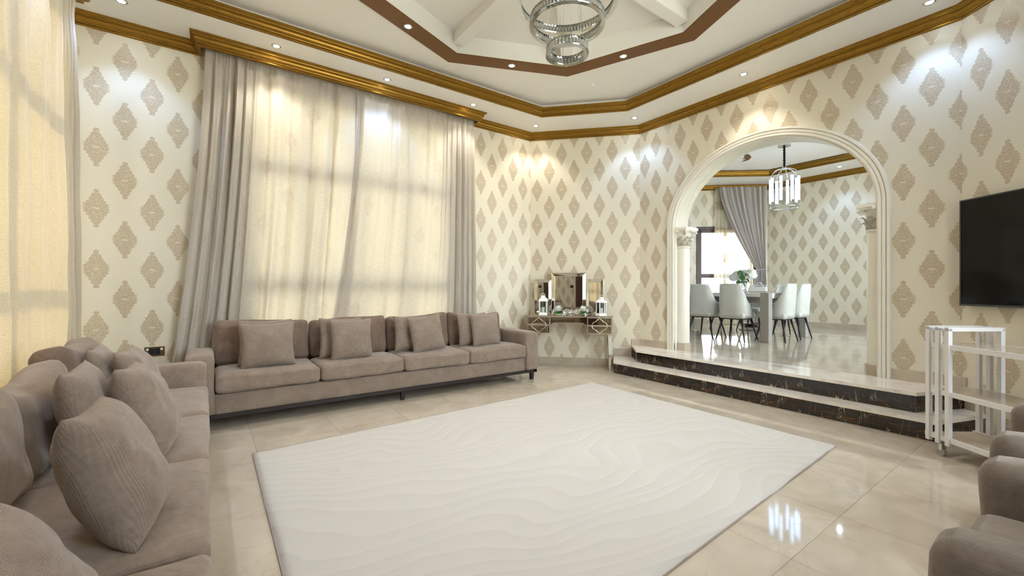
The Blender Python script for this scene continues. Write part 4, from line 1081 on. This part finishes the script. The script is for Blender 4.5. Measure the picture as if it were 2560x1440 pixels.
CHS = [(7.14, 3.53, -pi/2, 'grey dining chair with its back to us, right one of near side pair'),
       (7.20, 4.09, -pi/2, 'grey dining chair back turned to us, beside the left column of the arch'),
       (7.57, 3.10, 0, 'grey dining chair at the right end of the table, nearer of two'),
       (8.20, 3.12, 0, 'grey dining chair at the right end of the table, farther of two'),
       (9.02, 3.60, pi/2, 'pale dining chair on the far side of table, seen beside the end chairs'),
       (9.02, 4.12, pi/2, 'pale dining chair on the far side of table, behind the tissue box'),
       (9.02, 4.68, pi/2, 'pale dining chair on the far side of table, mostly hidden behind near chairs')]
cpr = chair_proto()
for i, (x, y, rz, lb) in enumerate(CHS):
    c = cpr if i == 0 else copy_tree(cpr)
    c.location = (x, y, DZ); c.rotation_euler = (0, 0, rz); c['label'] = lb
# vase and flowers, tissue box
vs = thing('flower_vase', 'glass vase of white hydrangeas and green leaves on the dining table', 'vase', (7.78, 3.72, DZ+.785))
obj('vase', lathe(BM(), [(0, 0), (.05, 0), (.055, .01), (.04, .08), (.045, .15), (.065, .20), (.062, .20), (.040, .15), (.035, .08), (.048, .012), (0, .012)], 20), M['glass'], vs, True)
for k, (x, y, z, r) in enumerate(((-.04, .10, .30, .10), (.03, -.11, .32, .105), (-.02, .17, .27, .08), (.0, -.02, .27, .10), (.10, .03, .33, .09))):
    hb = BM()
    for q in range(46):
        th = random.random()*2*pi; ph = math.acos(1-1.7*random.random()); d_ = Vector((sin(ph)*cos(th), sin(ph)*sin(th), cos(ph)))
        cpt = Vector((x, y, z))+d_*r*.92
        mt = Matrix.Translation(cpt) @ d_.to_track_quat('Z', 'Y').to_matrix().to_4x4()
        bmesh.ops.create_cone(hb, cap_ends=True, segments=5, radius1=r*.30, radius2=r*.10, depth=.012, matrix=mt)
    bmesh.ops.create_icosphere(hb, subdivisions=2, radius=r*.88, matrix=Matrix.Translation((x, y, z)))
    obj('hydrangea_head', hb, M['petal'], vs)
    obj('stem', tube(BM(), [(x*.1, y*.1, .02), (x*.5, y*.5, .18), (x, y, z)], .004, 5), M['leaf'], vs)
for k, (x, y, z, L, rz) in enumerate(((-.10, .02, .40, .11, 2.4), (-.10, -.05, .36, .10, 3.4), (-.12, -.03, .30, .12, 2.0), (-.11, -.09, .26, .11, 3.9), (-.10, .03, .22, .10, 1.5), (-.08, .05, .38, .09, 1.2), (-.1, 0, .33, .12, 2.9), (-.10, -.02, .18, .09, 3.2))):
    put_leaf(vs, (x, y, z), L, .045, -.9, rz)
tb = thing('tissue_box', 'white tissue box on a tray on the dining table, right of the vase', 'box', (8.05, 3.60, DZ+.785), .2)
obj('carton', box(BM(), -.07, .07, -.13, .13, .02, .10, .004), M['white'], tb); obj('tray', box(BM(), -.09, .09, -.16, .16, 0, .014, .004), M['silver'], tb)
b = BM(); g = [[b.verts.new((-.03+.02*i+.01*sin(j*2+i), -.09+.025*j, .10+(.09*sin(pi*j/6))*(1-.25*abs(i-1.5)/1.5)+.012*sin(i*3+j))) for j in range(7)] for i in range(4)]
for i in range(3):
    for j in range(6): b.faces.new((g[i][j], g[i+1][j], g[i+1][j+1], g[i][j+1]))
obj('tissue', b, M['petal'], tb, True)
st = thing('round_stand', 'low round dark stand on the floor under the dining room drape', 'stand', (9.85, 4.55, DZ))
obj('disc', lathe(BM(), [(0, .06), (.24, .06), (.25, .07), (.25, .085), (.24, .09), (0, .09)], 32), M['wood'], st); obj('foot', lathe(BM(), [(0, 0), (.14, 0), (.12, .03), (.08, .06), (0, .06)], 24), M['wood'], st)
# outside ground
tag(obj('ground', slab([(-40, -40), (60, -40), (60, 60), (-40, 60)], -.5, -.3), simple('sandy_ground', (.62, .57, .49), .9)), 'pale ground outside the windows', kind='structure')
